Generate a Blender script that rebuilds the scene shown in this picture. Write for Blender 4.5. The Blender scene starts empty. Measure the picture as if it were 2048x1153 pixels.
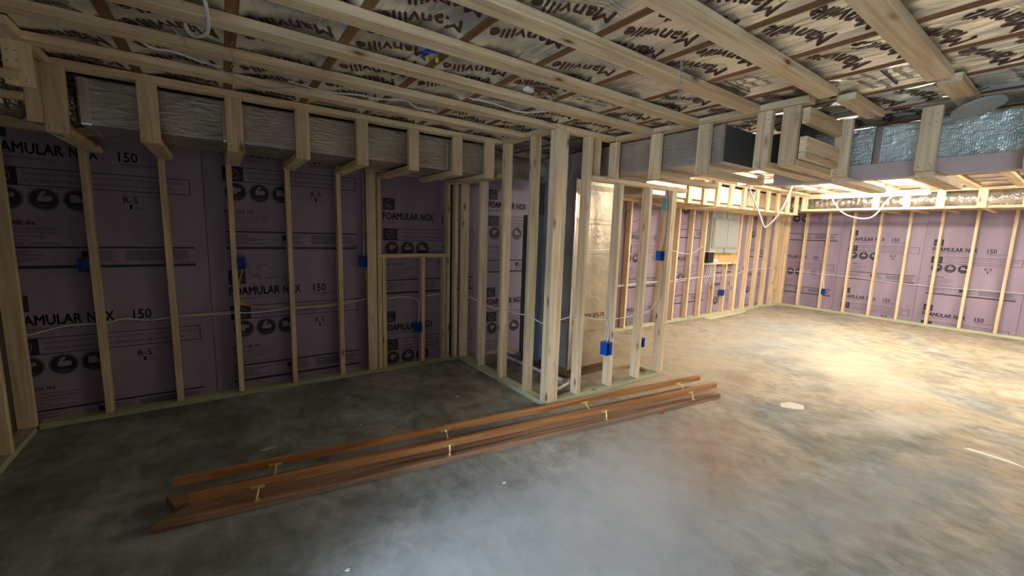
import bpy, bmesh, math, random
from mathutils import Vector, Matrix, noise
R = random.Random(7)
S = bpy.context.scene
COL = S.collection

# ------------------------------------------------------------------ camera, world, exposure, lights
CAM = Vector((0.7379, -4.0042, 1.4415)); YAW, PITCH, ROLL, FPX = 0.6159, 0.1360, 0.0308, 821.65
cy_, sy_, cp_, sp_ = math.cos(YAW), math.sin(YAW), math.cos(PITCH), math.sin(PITCH)
fw = Vector((sy_*cp_, cy_*cp_, -sp_)); rt = Vector((cy_, -sy_, 0)); up = rt.cross(fw)
r2 = rt*math.cos(ROLL) + up*math.sin(ROLL); u2 = -rt*math.sin(ROLL) + up*math.cos(ROLL)
cam = bpy.data.objects.new('camera', bpy.data.cameras.new('camera')); COL.objects.link(cam)
cam.matrix_world = Matrix(((r2.x, u2.x, -fw.x, CAM.x), (r2.y, u2.y, -fw.y, CAM.y), (r2.z, u2.z, -fw.z, CAM.z), (0, 0, 0, 1)))
cam.data.sensor_width = 36; cam.data.lens = FPX*36/2048; cam.data.clip_start = .02
S.camera = cam
S.view_settings.view_transform = 'Standard'; S.view_settings.look = 'None'
S.view_settings.gamma = 1; S.view_settings.exposure = 1.72
try: S.view_settings.use_curve_mapping = False
except Exception: pass
S.cycles.max_bounces = 7; S.cycles.diffuse_bounces = 5; S.cycles.glossy_bounces = 3
S.cycles.sample_clamp_indirect = 6; S.cycles.use_denoising = True

W = bpy.data.worlds.new('world'); S.world = W; W.use_nodes = True
bg = W.node_tree.nodes['Background']; bg.inputs[0].default_value = (.62, .78, 1, 1); bg.inputs[1].default_value = 1.2

def lamp(name, loc, direction, sx, sy, power, color, spread=180):
    d = bpy.data.lights.new(name, 'AREA'); d.shape = 'RECTANGLE'; d.size = sx; d.size_y = sy
    d.energy = power; d.color = color; d.spread = math.radians(spread)
    o = bpy.data.objects.new(name, d); COL.objects.link(o); o.location = loc
    o.rotation_euler = Vector(direction).to_track_quat('-Z', 'Y').to_euler()
    return o
DAY = lamp('daylight_sky_outside', (-5.5, -5.75, 2.72), (1, .22, -.25), 2.6, .65, 900, (.62, .79, 1))
DOOR_FILL = lamp('doorway_cool_fill', (-3.05, -5.2, 1.15), (1, .2, -.05), 1.8, 1.9, 34, (.62, .80, 1))  # extra cool fill added at the doorway to tint the left side
LAMP_W = 1.0       # all tube powers scale with this

# ------------------------------------------------------------------ materials
def mat(name):
    m = bpy.data.materials.new(name); m.use_nodes = True
    return m, m.node_tree.nodes, m.node_tree.links, m.node_tree.nodes['Principled BSDF']
def simple(name, col, rough=.5, metal=0, emit=0, bump=0, bscale=60):
    m, n, l, p = mat(name)
    p.inputs['Base Color'].default_value = (*col, 1); p.inputs['Roughness'].default_value = rough; p.inputs['Metallic'].default_value = metal
    if emit:
        p.inputs['Emission Color'].default_value = (*col, 1); p.inputs['Emission Strength'].default_value = emit
    tc = n.new('ShaderNodeTexCoord'); nz = n.new('ShaderNodeTexNoise'); nz.inputs['Scale'].default_value = bscale
    l.new(tc.outputs['Object'], nz.inputs['Vector'])
    mx = n.new('ShaderNodeMixRGB'); mx.blend_type = 'MULTIPLY'; mx.inputs[0].default_value = .18; mx.inputs[1].default_value = (*col, 1)
    l.new(nz.outputs['Fac'], mx.inputs[2])
    if not emit: l.new(mx.outputs[0], p.inputs['Base Color'])
    if bump:
        b = n.new('ShaderNodeBump'); b.inputs['Strength'].default_value = bump; b.inputs['Distance'].default_value = .01
        l.new(nz.outputs['Fac'], b.inputs['Height']); l.new(b.outputs[0], p.inputs['Normal'])
    return m
def ramp(n, stops):
    r = n.new('ShaderNodeValToRGB')
    while len(r.color_ramp.elements) < len(stops): r.color_ramp.elements.new(.5)
    for e, (pos, c) in zip(r.color_ramp.elements, stops): e.position = pos; e.color = (*c, 1) if len(c) == 3 else c
    return r
def wood(name, axis, dark, light, knots=True, rough=.62, var=.22):
    m, n, l, p = mat(name)
    tc = n.new('ShaderNodeTexCoord'); oi = n.new('ShaderNodeObjectInfo')
    off = n.new('ShaderNodeVectorMath'); off.operation = 'MULTIPLY_ADD'
    cmb = n.new('ShaderNodeCombineXYZ')
    for i in range(3): l.new(oi.outputs['Random'], cmb.inputs[i])
    l.new(cmb.outputs[0], off.inputs[0]); off.inputs[1].default_value = (37, 53, 71); l.new(tc.outputs['Object'], off.inputs[2])
    mp = n.new('ShaderNodeMapping'); sc = [34, 34, 34]; sc[axis] = 1.6; mp.inputs['Scale'].default_value = sc
    l.new(off.outputs[0], mp.inputs['Vector'])
    g = n.new('ShaderNodeTexNoise'); g.inputs['Scale'].default_value = 1.0; g.inputs['Detail'].default_value = 5; g.inputs['Distortion'].default_value = .6
    l.new(mp.outputs[0], g.inputs['Vector'])
    r = ramp(n, [(.3, dark), (.62, light)]); l.new(g.outputs['Fac'], r.inputs[0])
    lo = n.new('ShaderNodeTexNoise'); lo.inputs['Scale'].default_value = 2.2; l.new(off.outputs[0], lo.inputs['Vector'])
    hs = n.new('ShaderNodeHueSaturation'); l.new(r.outputs[0], hs.inputs['Color'])
    mm = n.new('ShaderNodeMath'); mm.operation = 'MULTIPLY_ADD'; l.new(oi.outputs['Random'], mm.inputs[0]); mm.inputs[1].default_value = var; mm.inputs[2].default_value = 1 - var*.6
    m2 = n.new('ShaderNodeMath'); m2.operation = 'MULTIPLY_ADD'; l.new(lo.outputs['Fac'], m2.inputs[0]); m2.inputs[1].default_value = .3; l.new(mm.outputs[0], m2.inputs[2])
    m3 = n.new('ShaderNodeMath'); m3.operation = 'SUBTRACT'; l.new(m2.outputs[0], m3.inputs[0]); m3.inputs[1].default_value = .12
    l.new(m3.outputs[0], hs.inputs['Value'])
    out = hs.outputs[0]
    if knots:
        mp2 = n.new('ShaderNodeMapping'); s2 = [9, 9, 9]; s2[axis] = 3.1; mp2.inputs['Scale'].default_value = s2; l.new(off.outputs[0], mp2.inputs['Vector'])
        v = n.new('ShaderNodeTexVoronoi'); v.inputs['Scale'].default_value = 1.0; l.new(mp2.outputs[0], v.inputs['Vector'])
        kr = ramp(n, [(.05, (1, 1, 1)), (.115, (.35, .35, .35)), (.2, (0, 0, 0))]); l.new(v.outputs['Distance'], kr.inputs[0])
        mk = n.new('ShaderNodeMixRGB'); l.new(kr.outputs[0], mk.inputs[0]); l.new(out, mk.inputs[1]); mk.inputs[2].default_value = (dark[0]*.32, dark[1]*.2, dark[2]*.12, 1)
        out = mk.outputs[0]
    l.new(out, p.inputs['Base Color']); p.inputs['Roughness'].default_value = rough
    b = n.new('ShaderNodeBump'); b.inputs['Strength'].default_value = .15; b.inputs['Distance'].default_value = .002
    l.new(g.outputs['Fac'], b.inputs['Height']); l.new(b.outputs[0], p.inputs['Normal'])
    return m
PD, PLT = (.62, .41, .21), (.86, .67, .43)
PINE = [wood('pine_lumber_%s' % 'xyz'[a], a, PD, PLT) for a in range(3)]
TREAT = [wood('treated_lumber_%s' % 'xyz'[a], a, (.34, .36, .2), (.56, .55, .36)) for a in range(3)]
JOISTM = wood('brown_joist_wood', 1, (.11, .045, .014), (.24, .105, .035), knots=False)
WALNUT = [wood('stained_backing_board_wood', 0, (.17, .085, .045), (.40, .225, .125), knots=False, rough=.42, var=.1), wood('stained_handrail_wood', 0, (.24, .085, .026), (.50, .22, .075), knots=False, rough=.3, var=.1)]
def foil(name, col, rough, metal, scale, strength, grid=False, stretch=(1, .55, 1)):
    m, n, l, p = mat(name)
    tc = n.new('ShaderNodeTexCoord')
    mp = n.new('ShaderNodeMapping'); mp.inputs['Scale'].default_value = stretch; mp.inputs['Rotation'].default_value = (0, 0, .25 if stretch[0] > 1 else 0); l.new(tc.outputs['Object'], mp.inputs['Vector'])
    a = n.new('ShaderNodeTexNoise'); a.inputs['Scale'].default_value = scale; a.inputs['Detail'].default_value = 6; a.inputs['Distortion'].default_value = 1.4
    l.new(mp.outputs[0], a.inputs['Vector'])
    try: a.noise_type = 'RIDGED_MULTIFRACTAL'; a.normalize = True
    except Exception: pass
    v = n.new('ShaderNodeTexVoronoi'); v.feature = 'DISTANCE_TO_EDGE'; v.inputs['Scale'].default_value = scale*1.6; l.new(mp.outputs[0], v.inputs['Vector'])
    ad = n.new('ShaderNodeMath'); ad.operation = 'MULTIPLY_ADD'; l.new(v.outputs['Distance'], ad.inputs[0]); ad.inputs[1].default_value = .5; l.new(a.outputs['Fac'], ad.inputs[2])
    h = ad.outputs[0]
    if grid:
        w1 = n.new('ShaderNodeTexVoronoi'); w1.distance = 'CHEBYCHEV'; w1.inputs['Scale'].default_value = 95; w1.inputs['Randomness'].default_value = .25
        l.new(tc.outputs['Object'], w1.inputs['Vector'])
        a2 = n.new('ShaderNodeMath'); a2.operation = 'MULTIPLY_ADD'; l.new(w1.outputs['Distance'], a2.inputs[0]); a2.inputs[1].default_value = .35; l.new(h, a2.inputs[2]); h = a2.outputs[0]
    b = n.new('ShaderNodeBump'); b.inputs['Strength'].default_value = strength; b.inputs['Distance'].default_value = .012
    l.new(h, b.inputs['Height']); l.new(b.outputs[0], p.inputs['Normal'])
    c2 = n.new('ShaderNodeTexNoise'); c2.inputs['Scale'].default_value = 4; l.new(tc.outputs['Object'], c2.inputs['Vector'])
    rr = ramp(n, [(.35, tuple(x*.72 for x in col)), (.65, col)]); l.new(c2.outputs['Fac'], rr.inputs[0]); l.new(rr.outputs[0], p.inputs['Base Color'])
    p.inputs['Roughness'].default_value = rough; p.inputs['Metallic'].default_value = metal
    return m
FOIL = foil('crinkled_foil_facing', (.97, .93, .84), .33, .76, 5, 1.0, stretch=(2.6, .5, 1))
WRAP = foil('foil_duct_wrap', (.60, .53, .45), .38, .6, 9, .8, grid=True, stretch=(.6, .6, 2.4))
WRAPB = foil('bright_foil_duct_wrap', (.76, .66, .50), .36, .72, 8, .3, grid=True)
FLEX = foil('crinkled_flex_foil', (.82, .77, .68), .22, .9, 22, 1.0)
TAPE = simple('foil_tape', (.85, .85, .83), .25, .9)
INK = simple('black_print', (.022, .018, .024), .6)
BROWN = simple('maroon_print', (.08, .02, .015), .6)
ORANGE = simple('orange_stamp_ink', (.85, .17, .06), .6)
BLUE = simple('blue_plastic', (.012, .09, .48), .35)
BLUED = simple('blue_plastic_inside', (.006, .03, .16), .5)
WHITEC = simple('white_cable_sheath', (.82, .82, .8), .4)
YELC = simple('yellow_cable_sheath', (.72, .5, .1), .4)
BLACKP = simple('black_plastic', (.012, .013, .013), .5)
PVC = simple('white_pvc', (.82, .86, .9), .3)
GREYP = simple('grey_enamel', (.42, .43, .4), .4)
GREYD = simple('dark_grey_steel', (.10, .10, .09), .5)
FURN = simple('blue_grey_enamel', (.17, .23, .26), .35, .2)
BRASS = simple('brass', (.92, .70, .30), .38, .85)
STEEL = simple('zinc_steel', (.72, .73, .74), .3, 1)
REDST = simple('reddish_primed_steel', (.66, .50, .46), .5)
CONC = simple('wall_concrete', (.35, .34, .32), .8, bump=.3, bscale=9)
WHITEM = simple('white_metal', (.8, .8, .8), .4)
DARKM = simple('dark_void_board', (.05, .045, .04), .8)
OSB = wood('strand_board', 2, (.42, .2, .06), (.7, .45, .18), knots=False)
YELLOWB = simple('yellow_fibreglass', (.65, .5, .18), .9, bump=.8, bscale=40)
GLASS = simple('window_glass', (.8, .9, .95), .05)
GLASS.node_tree.nodes['Principled BSDF'].inputs['Transmission Weight'].default_value = 1
TUBE = simple('lit_led_tube', (1, .93, .80), .4, emit=1)
TUBE.node_tree.nodes['Principled BSDF'].inputs['Emission Strength'].default_value = 58

def foam_mat():
    m, n, l, p = mat('purple_foam')
    tc = n.new('ShaderNodeTexCoord'); a = n.new('ShaderNodeTexNoise'); a.inputs['Scale'].default_value = 1.3; a.inputs['Detail'].default_value = 4
    mp = n.new('ShaderNodeMapping'); mp.inputs['Scale'].default_value = (3, 1, .6); l.new(tc.outputs['Object'], mp.inputs['Vector']); l.new(mp.outputs[0], a.inputs['Vector'])
    r = ramp(n, [(.3, (.235, .172, .24)), (.7, (.33, .25, .33))]); l.new(a.outputs['Fac'], r.inputs[0]); l.new(r.outputs[0], p.inputs['Base Color'])
    p.inputs['Roughness'].default_value = .55
    f = n.new('ShaderNodeTexNoise'); f.inputs['Scale'].default_value = 180; l.new(tc.outputs['Object'], f.inputs['Vector'])
    b = n.new('ShaderNodeBump'); b.inputs['Strength'].default_value = .15; b.inputs['Distance'].default_value = .002; l.new(f.outputs['Fac'], b.inputs['Height']); l.new(b.outputs[0], p.inputs['Normal'])
    return m
FOAM = foam_mat()

def floor_mat():
    m, n, l, p = mat('stained_concrete_floor')
    tc = n.new('ShaderNodeTexCoord'); P = tc.outputs['Object']
    def nz(scale, det=6, dist=0., stretch=None, seed=0):
        v = P
        mp = n.new('ShaderNodeMapping'); mp.inputs['Location'].default_value = (seed, seed*.7, 0)
        if stretch: mp.inputs['Scale'].default_value = stretch; mp.inputs['Rotation'].default_value = (0, 0, .35)
        l.new(v, mp.inputs['Vector'])
        t = n.new('ShaderNodeTexNoise'); t.inputs['Scale'].default_value = scale; t.inputs['Detail'].default_value = det; t.inputs['Distortion'].default_value = dist
        t.inputs['Roughness'].default_value = .62
        l.new(mp.outputs[0], t.inputs['Vector']); return t.outputs['Fac']
    def mix(fac, a, b, mode='MIX'):
        x = n.new('ShaderNodeMixRGB'); x.blend_type = mode
        for s, v in ((0, fac), (1, a), (2, b)):
            if hasattr(v, 'default_value') or hasattr(v, 'links'): l.new(v, x.inputs[s])
            elif isinstance(v, tuple): x.inputs[s].default_value = (*v, 1)
            else: x.inputs[s].default_value = v
        return x.outputs[0]
    base = ramp(n, [(.36, (.16, .165, .15)), (.5, (.25, .25, .225)), (.63, (.38, .375, .35))]); l.new(nz(1.5, 12, .6), base.inputs[0])
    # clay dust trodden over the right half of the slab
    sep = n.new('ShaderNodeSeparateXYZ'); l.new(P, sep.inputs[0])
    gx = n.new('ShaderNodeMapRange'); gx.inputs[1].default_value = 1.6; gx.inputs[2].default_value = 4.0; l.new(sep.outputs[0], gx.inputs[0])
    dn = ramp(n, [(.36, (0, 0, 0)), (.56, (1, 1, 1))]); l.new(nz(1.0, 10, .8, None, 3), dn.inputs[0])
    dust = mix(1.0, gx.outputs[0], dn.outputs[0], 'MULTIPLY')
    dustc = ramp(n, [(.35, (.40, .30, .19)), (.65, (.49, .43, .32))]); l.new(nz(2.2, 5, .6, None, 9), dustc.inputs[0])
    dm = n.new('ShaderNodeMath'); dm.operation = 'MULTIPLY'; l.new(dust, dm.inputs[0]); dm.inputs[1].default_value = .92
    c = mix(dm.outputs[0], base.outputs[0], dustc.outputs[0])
    # scuffs
    sk = ramp(n, [(.55, (0, 0, 0)), (.70, (.5, .5, .5))]); l.new(nz(5, 10, .5, (1, .35, 1), 5), sk.inputs[0]); c = mix(sk.outputs[0], c, (.47, .46, .43))
    dk = ramp(n, [(.56, (0, 0, 0)), (.72, (.45, .45, .45))]); l.new(nz(7, 10, .4, (.5, 1, 1), 17), dk.inputs[0]); c = mix(dk.outputs[0], c, (.17, .15, .125))
    sp = ramp(n, [(.685, (0, 0, 0)), (.72, (.7, .7, .7))]); l.new(nz(28, 3, 0, None, 23), sp.inputs[0]); c = mix(sp.outputs[0], c, (.13, .12, .1))
    fm = ramp(n, [(.36, (.5, .5, .48)), (.5, (.95, .95, .95)), (.64, (1.3, 1.3, 1.32))]); l.new(nz(9, 14, .5, (1, .7, 1), 51), fm.inputs[0]); c = mix(.55, c, fm.outputs[0], 'MULTIPLY')
    # stains and one painted light sheen, each in its own place: (x, y, rx, ry, angle, colour, strength)
    for x, y, rx, ry, an, col, k in STAINS_AND_SHEEN:
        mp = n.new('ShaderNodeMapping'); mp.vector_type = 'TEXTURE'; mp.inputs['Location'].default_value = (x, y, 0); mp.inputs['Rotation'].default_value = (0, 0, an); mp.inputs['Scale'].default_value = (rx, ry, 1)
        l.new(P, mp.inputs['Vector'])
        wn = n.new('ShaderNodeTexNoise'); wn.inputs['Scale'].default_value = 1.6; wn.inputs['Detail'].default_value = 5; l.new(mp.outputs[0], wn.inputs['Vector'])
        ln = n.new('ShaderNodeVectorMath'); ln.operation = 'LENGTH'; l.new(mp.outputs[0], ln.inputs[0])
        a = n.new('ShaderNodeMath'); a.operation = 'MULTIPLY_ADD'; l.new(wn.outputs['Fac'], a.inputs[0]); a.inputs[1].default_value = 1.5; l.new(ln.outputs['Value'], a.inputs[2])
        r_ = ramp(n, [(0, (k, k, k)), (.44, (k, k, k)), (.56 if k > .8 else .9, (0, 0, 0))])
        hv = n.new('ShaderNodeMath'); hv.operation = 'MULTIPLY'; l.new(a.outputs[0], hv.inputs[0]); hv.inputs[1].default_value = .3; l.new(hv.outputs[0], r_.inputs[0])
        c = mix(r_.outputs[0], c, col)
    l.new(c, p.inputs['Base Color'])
    rg = ramp(n, [(.3, (.55, .55, .55)), (.7, (.85, .85, .85))]); l.new(nz(2.5, 5, 0, None, 31), rg.inputs[0]); l.new(rg.outputs[0], p.inputs['Roughness'])
    p.inputs['Specular IOR Level'].default_value = .28
    b = n.new('ShaderNodeBump'); b.inputs['Strength'].default_value = .12; b.inputs['Distance'].default_value = .004; l.new(nz(14, 6, 0, None, 41), b.inputs['Height']); l.new(b.outputs[0], p.inputs['Normal'])
    return m
STAINS_AND_SHEEN = [(5.08, -1.97, .17, .1, .5, (.16, .10, .09), .6), (5.97, -2.42, .13, .08, .3, (.2, .18, .16), .6), (3.2, -2.6, .5, .25, .2, (.46, .27, .17), .5),
          (4.9, -1.3, .9, .5, .2, (.6, .45, .28), .5), (5.1, -3.25, .35, .09, -.4, (.72, .7, .62), .35), (4.2, -2.89, .12, .06, .2, (.2, .19, .17), .5),
          (7.5, -1.2, 1.6, .5, .1, (.36, .36, .33), .5), (6.6, -2.6, .8, .3, .5, (.68, .6, .44), .5),
          (2.4, -2.75, .6, .25, .5, (.56, .57, .55), .6), (1.5, -2.62, .5, .22, .3, (.5, .52, .52), .5), (3.3, -3.3, .9, .15, -.3, (.36, .35, .33), .5)]  # middle entry here paints a bluish daylight reflection into the floor colour

# ------------------------------------------------------------------ helpers
def link(name, me, parent=None, loc=(0, 0, 0)):
    o = bpy.data.objects.new(name, me); COL.objects.link(o); o.location = loc
    if parent is not None: o.parent = parent
    return o
def bake(bm, name, *mats, smooth=False):
    me = bpy.data.meshes.new(name); bm.to_mesh(me); bm.free()
    for m in mats: me.materials.append(m)
    if smooth:
        for p in me.polygons: p.use_smooth = True
    return me
def box(bm, x0, x1, y0, y1, z0, z1, mi=0, bev=0, M=None):
    vs = [bm.verts.new((x, y, z)) for x in (x0, x1) for y in (y0, y1) for z in (z0, z1)]
    fs = [bm.faces.new([vs[i] for i in q]) for q in ((0, 1, 3, 2), (4, 6, 7, 5), (0, 4, 5, 1), (2, 3, 7, 6), (0, 2, 6, 4), (1, 5, 7, 3))]
    for f in fs: f.material_index = mi
    if bev:
        es = list({e for f in fs for e in f.edges})
        bmesh.ops.bevel(bm, geom=es, offset=bev, segments=2 if bev > .004 else 1, affect='EDGES', profile=.5)
    if M is not None: bmesh.ops.transform(bm, matrix=M, verts=vs if not bev else [v for v in bm.verts])
def cyl(bm, c, r, h, axis=2, seg=16, r2=None, mi=0):
    M = Matrix.Translation(c) @ (Matrix.Identity(4) if axis == 2 else Matrix.Rotation(math.pi/2, 4, 'Y') if axis == 0 else Matrix.Rotation(math.pi/2, 4, 'X'))
    res = bmesh.ops.create_cone(bm, cap_ends=True, segments=seg, radius1=r, radius2=r if r2 is None else r2, depth=h, matrix=M)
    for v in res['verts']:
        for f in v.link_faces: f.material_index = mi
def tube(bm, pts, r, seg=7, flat=1.0, closed=False):
    pts = [Vector(p) for p in pts]; rings = []
    for i, p in enumerate(pts):
        a = pts[i-1] if i else (pts[-1] if closed else p); b = pts[(i+1) % len(pts)] if (i < len(pts)-1 or closed) else p
        t = (b-a).normalized() if (b-a).length > 1e-9 else Vector((1, 0, 0))
        s = t.cross(Vector((0, 0, 1)));  s = s if s.length > .05 else t.cross(Vector((0, 1, 0))); s.normalize(); u = s.cross(t)
        rings.append([bm.verts.new(p + s*math.cos(2*math.pi*k/seg)*r*flat + u*math.sin(2*math.pi*k/seg)*r) for k in range(seg)])
    m = len(rings)
    for i in range(m if closed else m-1):
        A, B = rings[i], rings[(i+1) % m]
        for k in range(seg): bm.faces.new((A[k], A[(k+1) % seg], B[(k+1) % seg], B[k]))
    if not closed: bm.faces.new(rings[0][::-1]); bm.faces.new(rings[-1])
def smoothpath(pts, k=5):
    pts = [Vector(p) for p in pts]; out = []
    for i in range(len(pts)-1):
        p0 = pts[max(i-1, 0)]; p1 = pts[i]; p2 = pts[i+1]; p3 = pts[min(i+2, len(pts)-1)]
        for j in range(k):
            t = j/k; out.append(.5*((2*p1) + (p2-p0)*t + (2*p0-5*p1+4*p2-p3)*t*t + (3*p1-p0-3*p2+p3)*t**3))
    return out + [pts[-1]]
def tag(o, label, cat, group=None, kind=None):
    if kind: o['kind'] = kind
    if kind != 'structure':
        o['label'] = label; o['category'] = cat
        if group: o['group'] = group
    return o
def empty(name, loc=(0, 0, 0)):
    o = bpy.data.objects.new(name, None); COL.objects.link(o); o.location = loc; o.empty_display_size = .05; return o
_lc = {}
def lumber(name, x0, x1, y0, y1, z0, z1, label, cat, group=None, mats=PINE, bev=.0022):
    """one board: origin at the middle of its underside, mesh shared by equal sizes"""
    d = (round(abs(x1-x0), 3), round(abs(y1-y0), 3), round(abs(z1-z0), 3)); ax = d.index(max(d)); m = mats[ax]
    key = (d, m.name)
    if key not in _lc:
        bm = bmesh.new(); box(bm, -d[0]/2, d[0]/2, -d[1]/2, d[1]/2, 0, d[2], bev=bev)
        if ax == 2 and d[2] < .45 and max(d[0], d[1]) > .08:            # nail heads near both ends of the short uprights
            wide = 0 if d[0] > d[1] else 1; q = random.Random(int(d[2]*1000))
            for zz in (.02, .03, d[2]-.05, d[2]-.09):
                for e in (-.026, .0 if zz > .05 else .024):
                    for sgn in (-1, 1):
                        a, b, r_ = e+q.uniform(-.006, .006), zz+q.uniform(-.006, .006), .0034
                        pts = [(a+r_*math.cos(t*1.0472), b+r_*.8*math.sin(t*1.0472)) for t in range(6)]
                        if sgn == (1 if wide else -1): pts = pts[::-1]
                        f = bm.faces.new([bm.verts.new((u_, sgn*(d[1]/2+.0004), v_) if wide == 0 else (sgn*(d[0]/2+.0004), u_, v_)) for u_, v_ in pts]); f.material_index = 1
        _lc[key] = bake(bm, name, m, GREYD)
    o = link(name, _lc[key], None, ((x0+x1)/2, (y0+y1)/2, min(z0, z1)))
    if label: tag(o, label, cat, group)
    return o
def cable(name, pts, label, r=.0045, m=WHITEC, k=5, group=None, seg=7):
    bm = bmesh.new(); tube(bm, smoothpath(pts, k), r, seg)
    return tag(link(name, bake(bm, name, m, smooth=True)), label, 'cable', group)
ORD = 'first second third fourth fifth sixth seventh eighth ninth tenth eleventh twelfth thirteenth fourteenth fifteenth sixteenth seventeenth eighteenth nineteenth twentieth'.split()
ORD += ['twenty ' + o for o in ORD[:9]] + ['thirtieth'] + ['thirty ' + o for o in ORD[:9]]

_tc = {}
def text_data(body, off=0.0, space=1.0):
    """letters of the built-in font as (verts, faces) fitted to a unit box"""
    key = (body, off, space)
    if key in _tc: return _tc[key]
    cu = bpy.data.curves.new('lettering', 'FONT'); cu.body = body; cu.size = 1; cu.offset = off; cu.resolution_u = 2; cu.space_character = space
    o = bpy.data.objects.new('lettering', cu); COL.objects.link(o)
    dg = bpy.context.evaluated_depsgraph_get(); me = bpy.data.meshes.new_from_object(o.evaluated_get(dg))
    vs = [v.co.copy() for v in me.vertices]; fs = [tuple(p.vertices) for p in me.polygons]
    bpy.data.objects.remove(o); bpy.data.curves.remove(cu); bpy.data.meshes.remove(me)
    x0 = min(v.x for v in vs); x1 = max(v.x for v in vs); y0 = min(v.y for v in vs); y1 = max(v.y for v in vs)
    vs = [((v.x-x0)/(x1-x0), (v.y-y0)/(y1-y0)) for v in vs]
    _tc[key] = (vs, fs); return _tc[key]
def put_text(bm, body, fn, off=0.0, mi=0, space=1.0):
    # heavy print: the thin letters set several times, a hair apart
    vs, fs = text_data(body, 0, space); h = max(0, off-.012); d, e = h*.62/max(len(body), 1), h*.5
    for du, dv in (((-d, 0), (d, 0), (0, -e), (0, e)) if h else ((0, 0),)):
        bv = [bm.verts.new(fn(u+du, v+dv)) for u, v in vs]
        for f in fs:
            try: q = bm.faces.new([bv[i] for i in f]); q.material_index = mi
            except ValueError: pass

# ------------------------------------------------------------------ room shell
XL, XR, YB, YF, ZC = -3.2, 11.12, -7.6, .145, 2.52
def struct(name, m, *boxes):
    bm = bmesh.new()
    for b in boxes: box(bm, *b)
    return tag(link(name, bake(bm, name, m)), '', '', kind='structure')
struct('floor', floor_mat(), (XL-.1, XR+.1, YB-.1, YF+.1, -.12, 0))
struct('ceiling', DARKM, (XL-.1, XR+.1, YB-.1, YF+.1, ZC, ZC+.1))
struct('wall_left', CONC, (XL-.1, XR+.1, YF, YF+.15, 0, ZC))
struct('wall_right', CONC, (XR, XR+.15, YB, YF, 0, ZC))
struct('wall_back', CONC, (XL-.1, XR+.1, YB-.15, YB, 0, ZC))
struct('wall_side', CONC, (XL-.15, XL, YB, -6.15, 0, ZC), (XL-.15, XL, -4.25, YF, 0, ZC), (XL-.15, XL, -6.15, -4.25, 2.15, ZC))
wf = struct('window_1', WHITEM, (XL-.12, XL-.04, -6.15, -6.08, 0, 2.15), (XL-.12, XL-.04, -4.32, -4.25, 0, 2.15), (XL-.12, XL-.04, -5.24, -5.16, 0, 2.15), (XL-.12, XL-.04, -6.08, -4.32, 2.08, 2.15), (XL-.12, XL-.04, -6.08, -4.32, 0, .08))
bm = bmesh.new(); box(bm, XL-.085, XL-.075, -6.08, -5.24, .08, 2.08); link('glass_pane', bake(bm, 'glass_pane', GLASS), wf)

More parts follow.
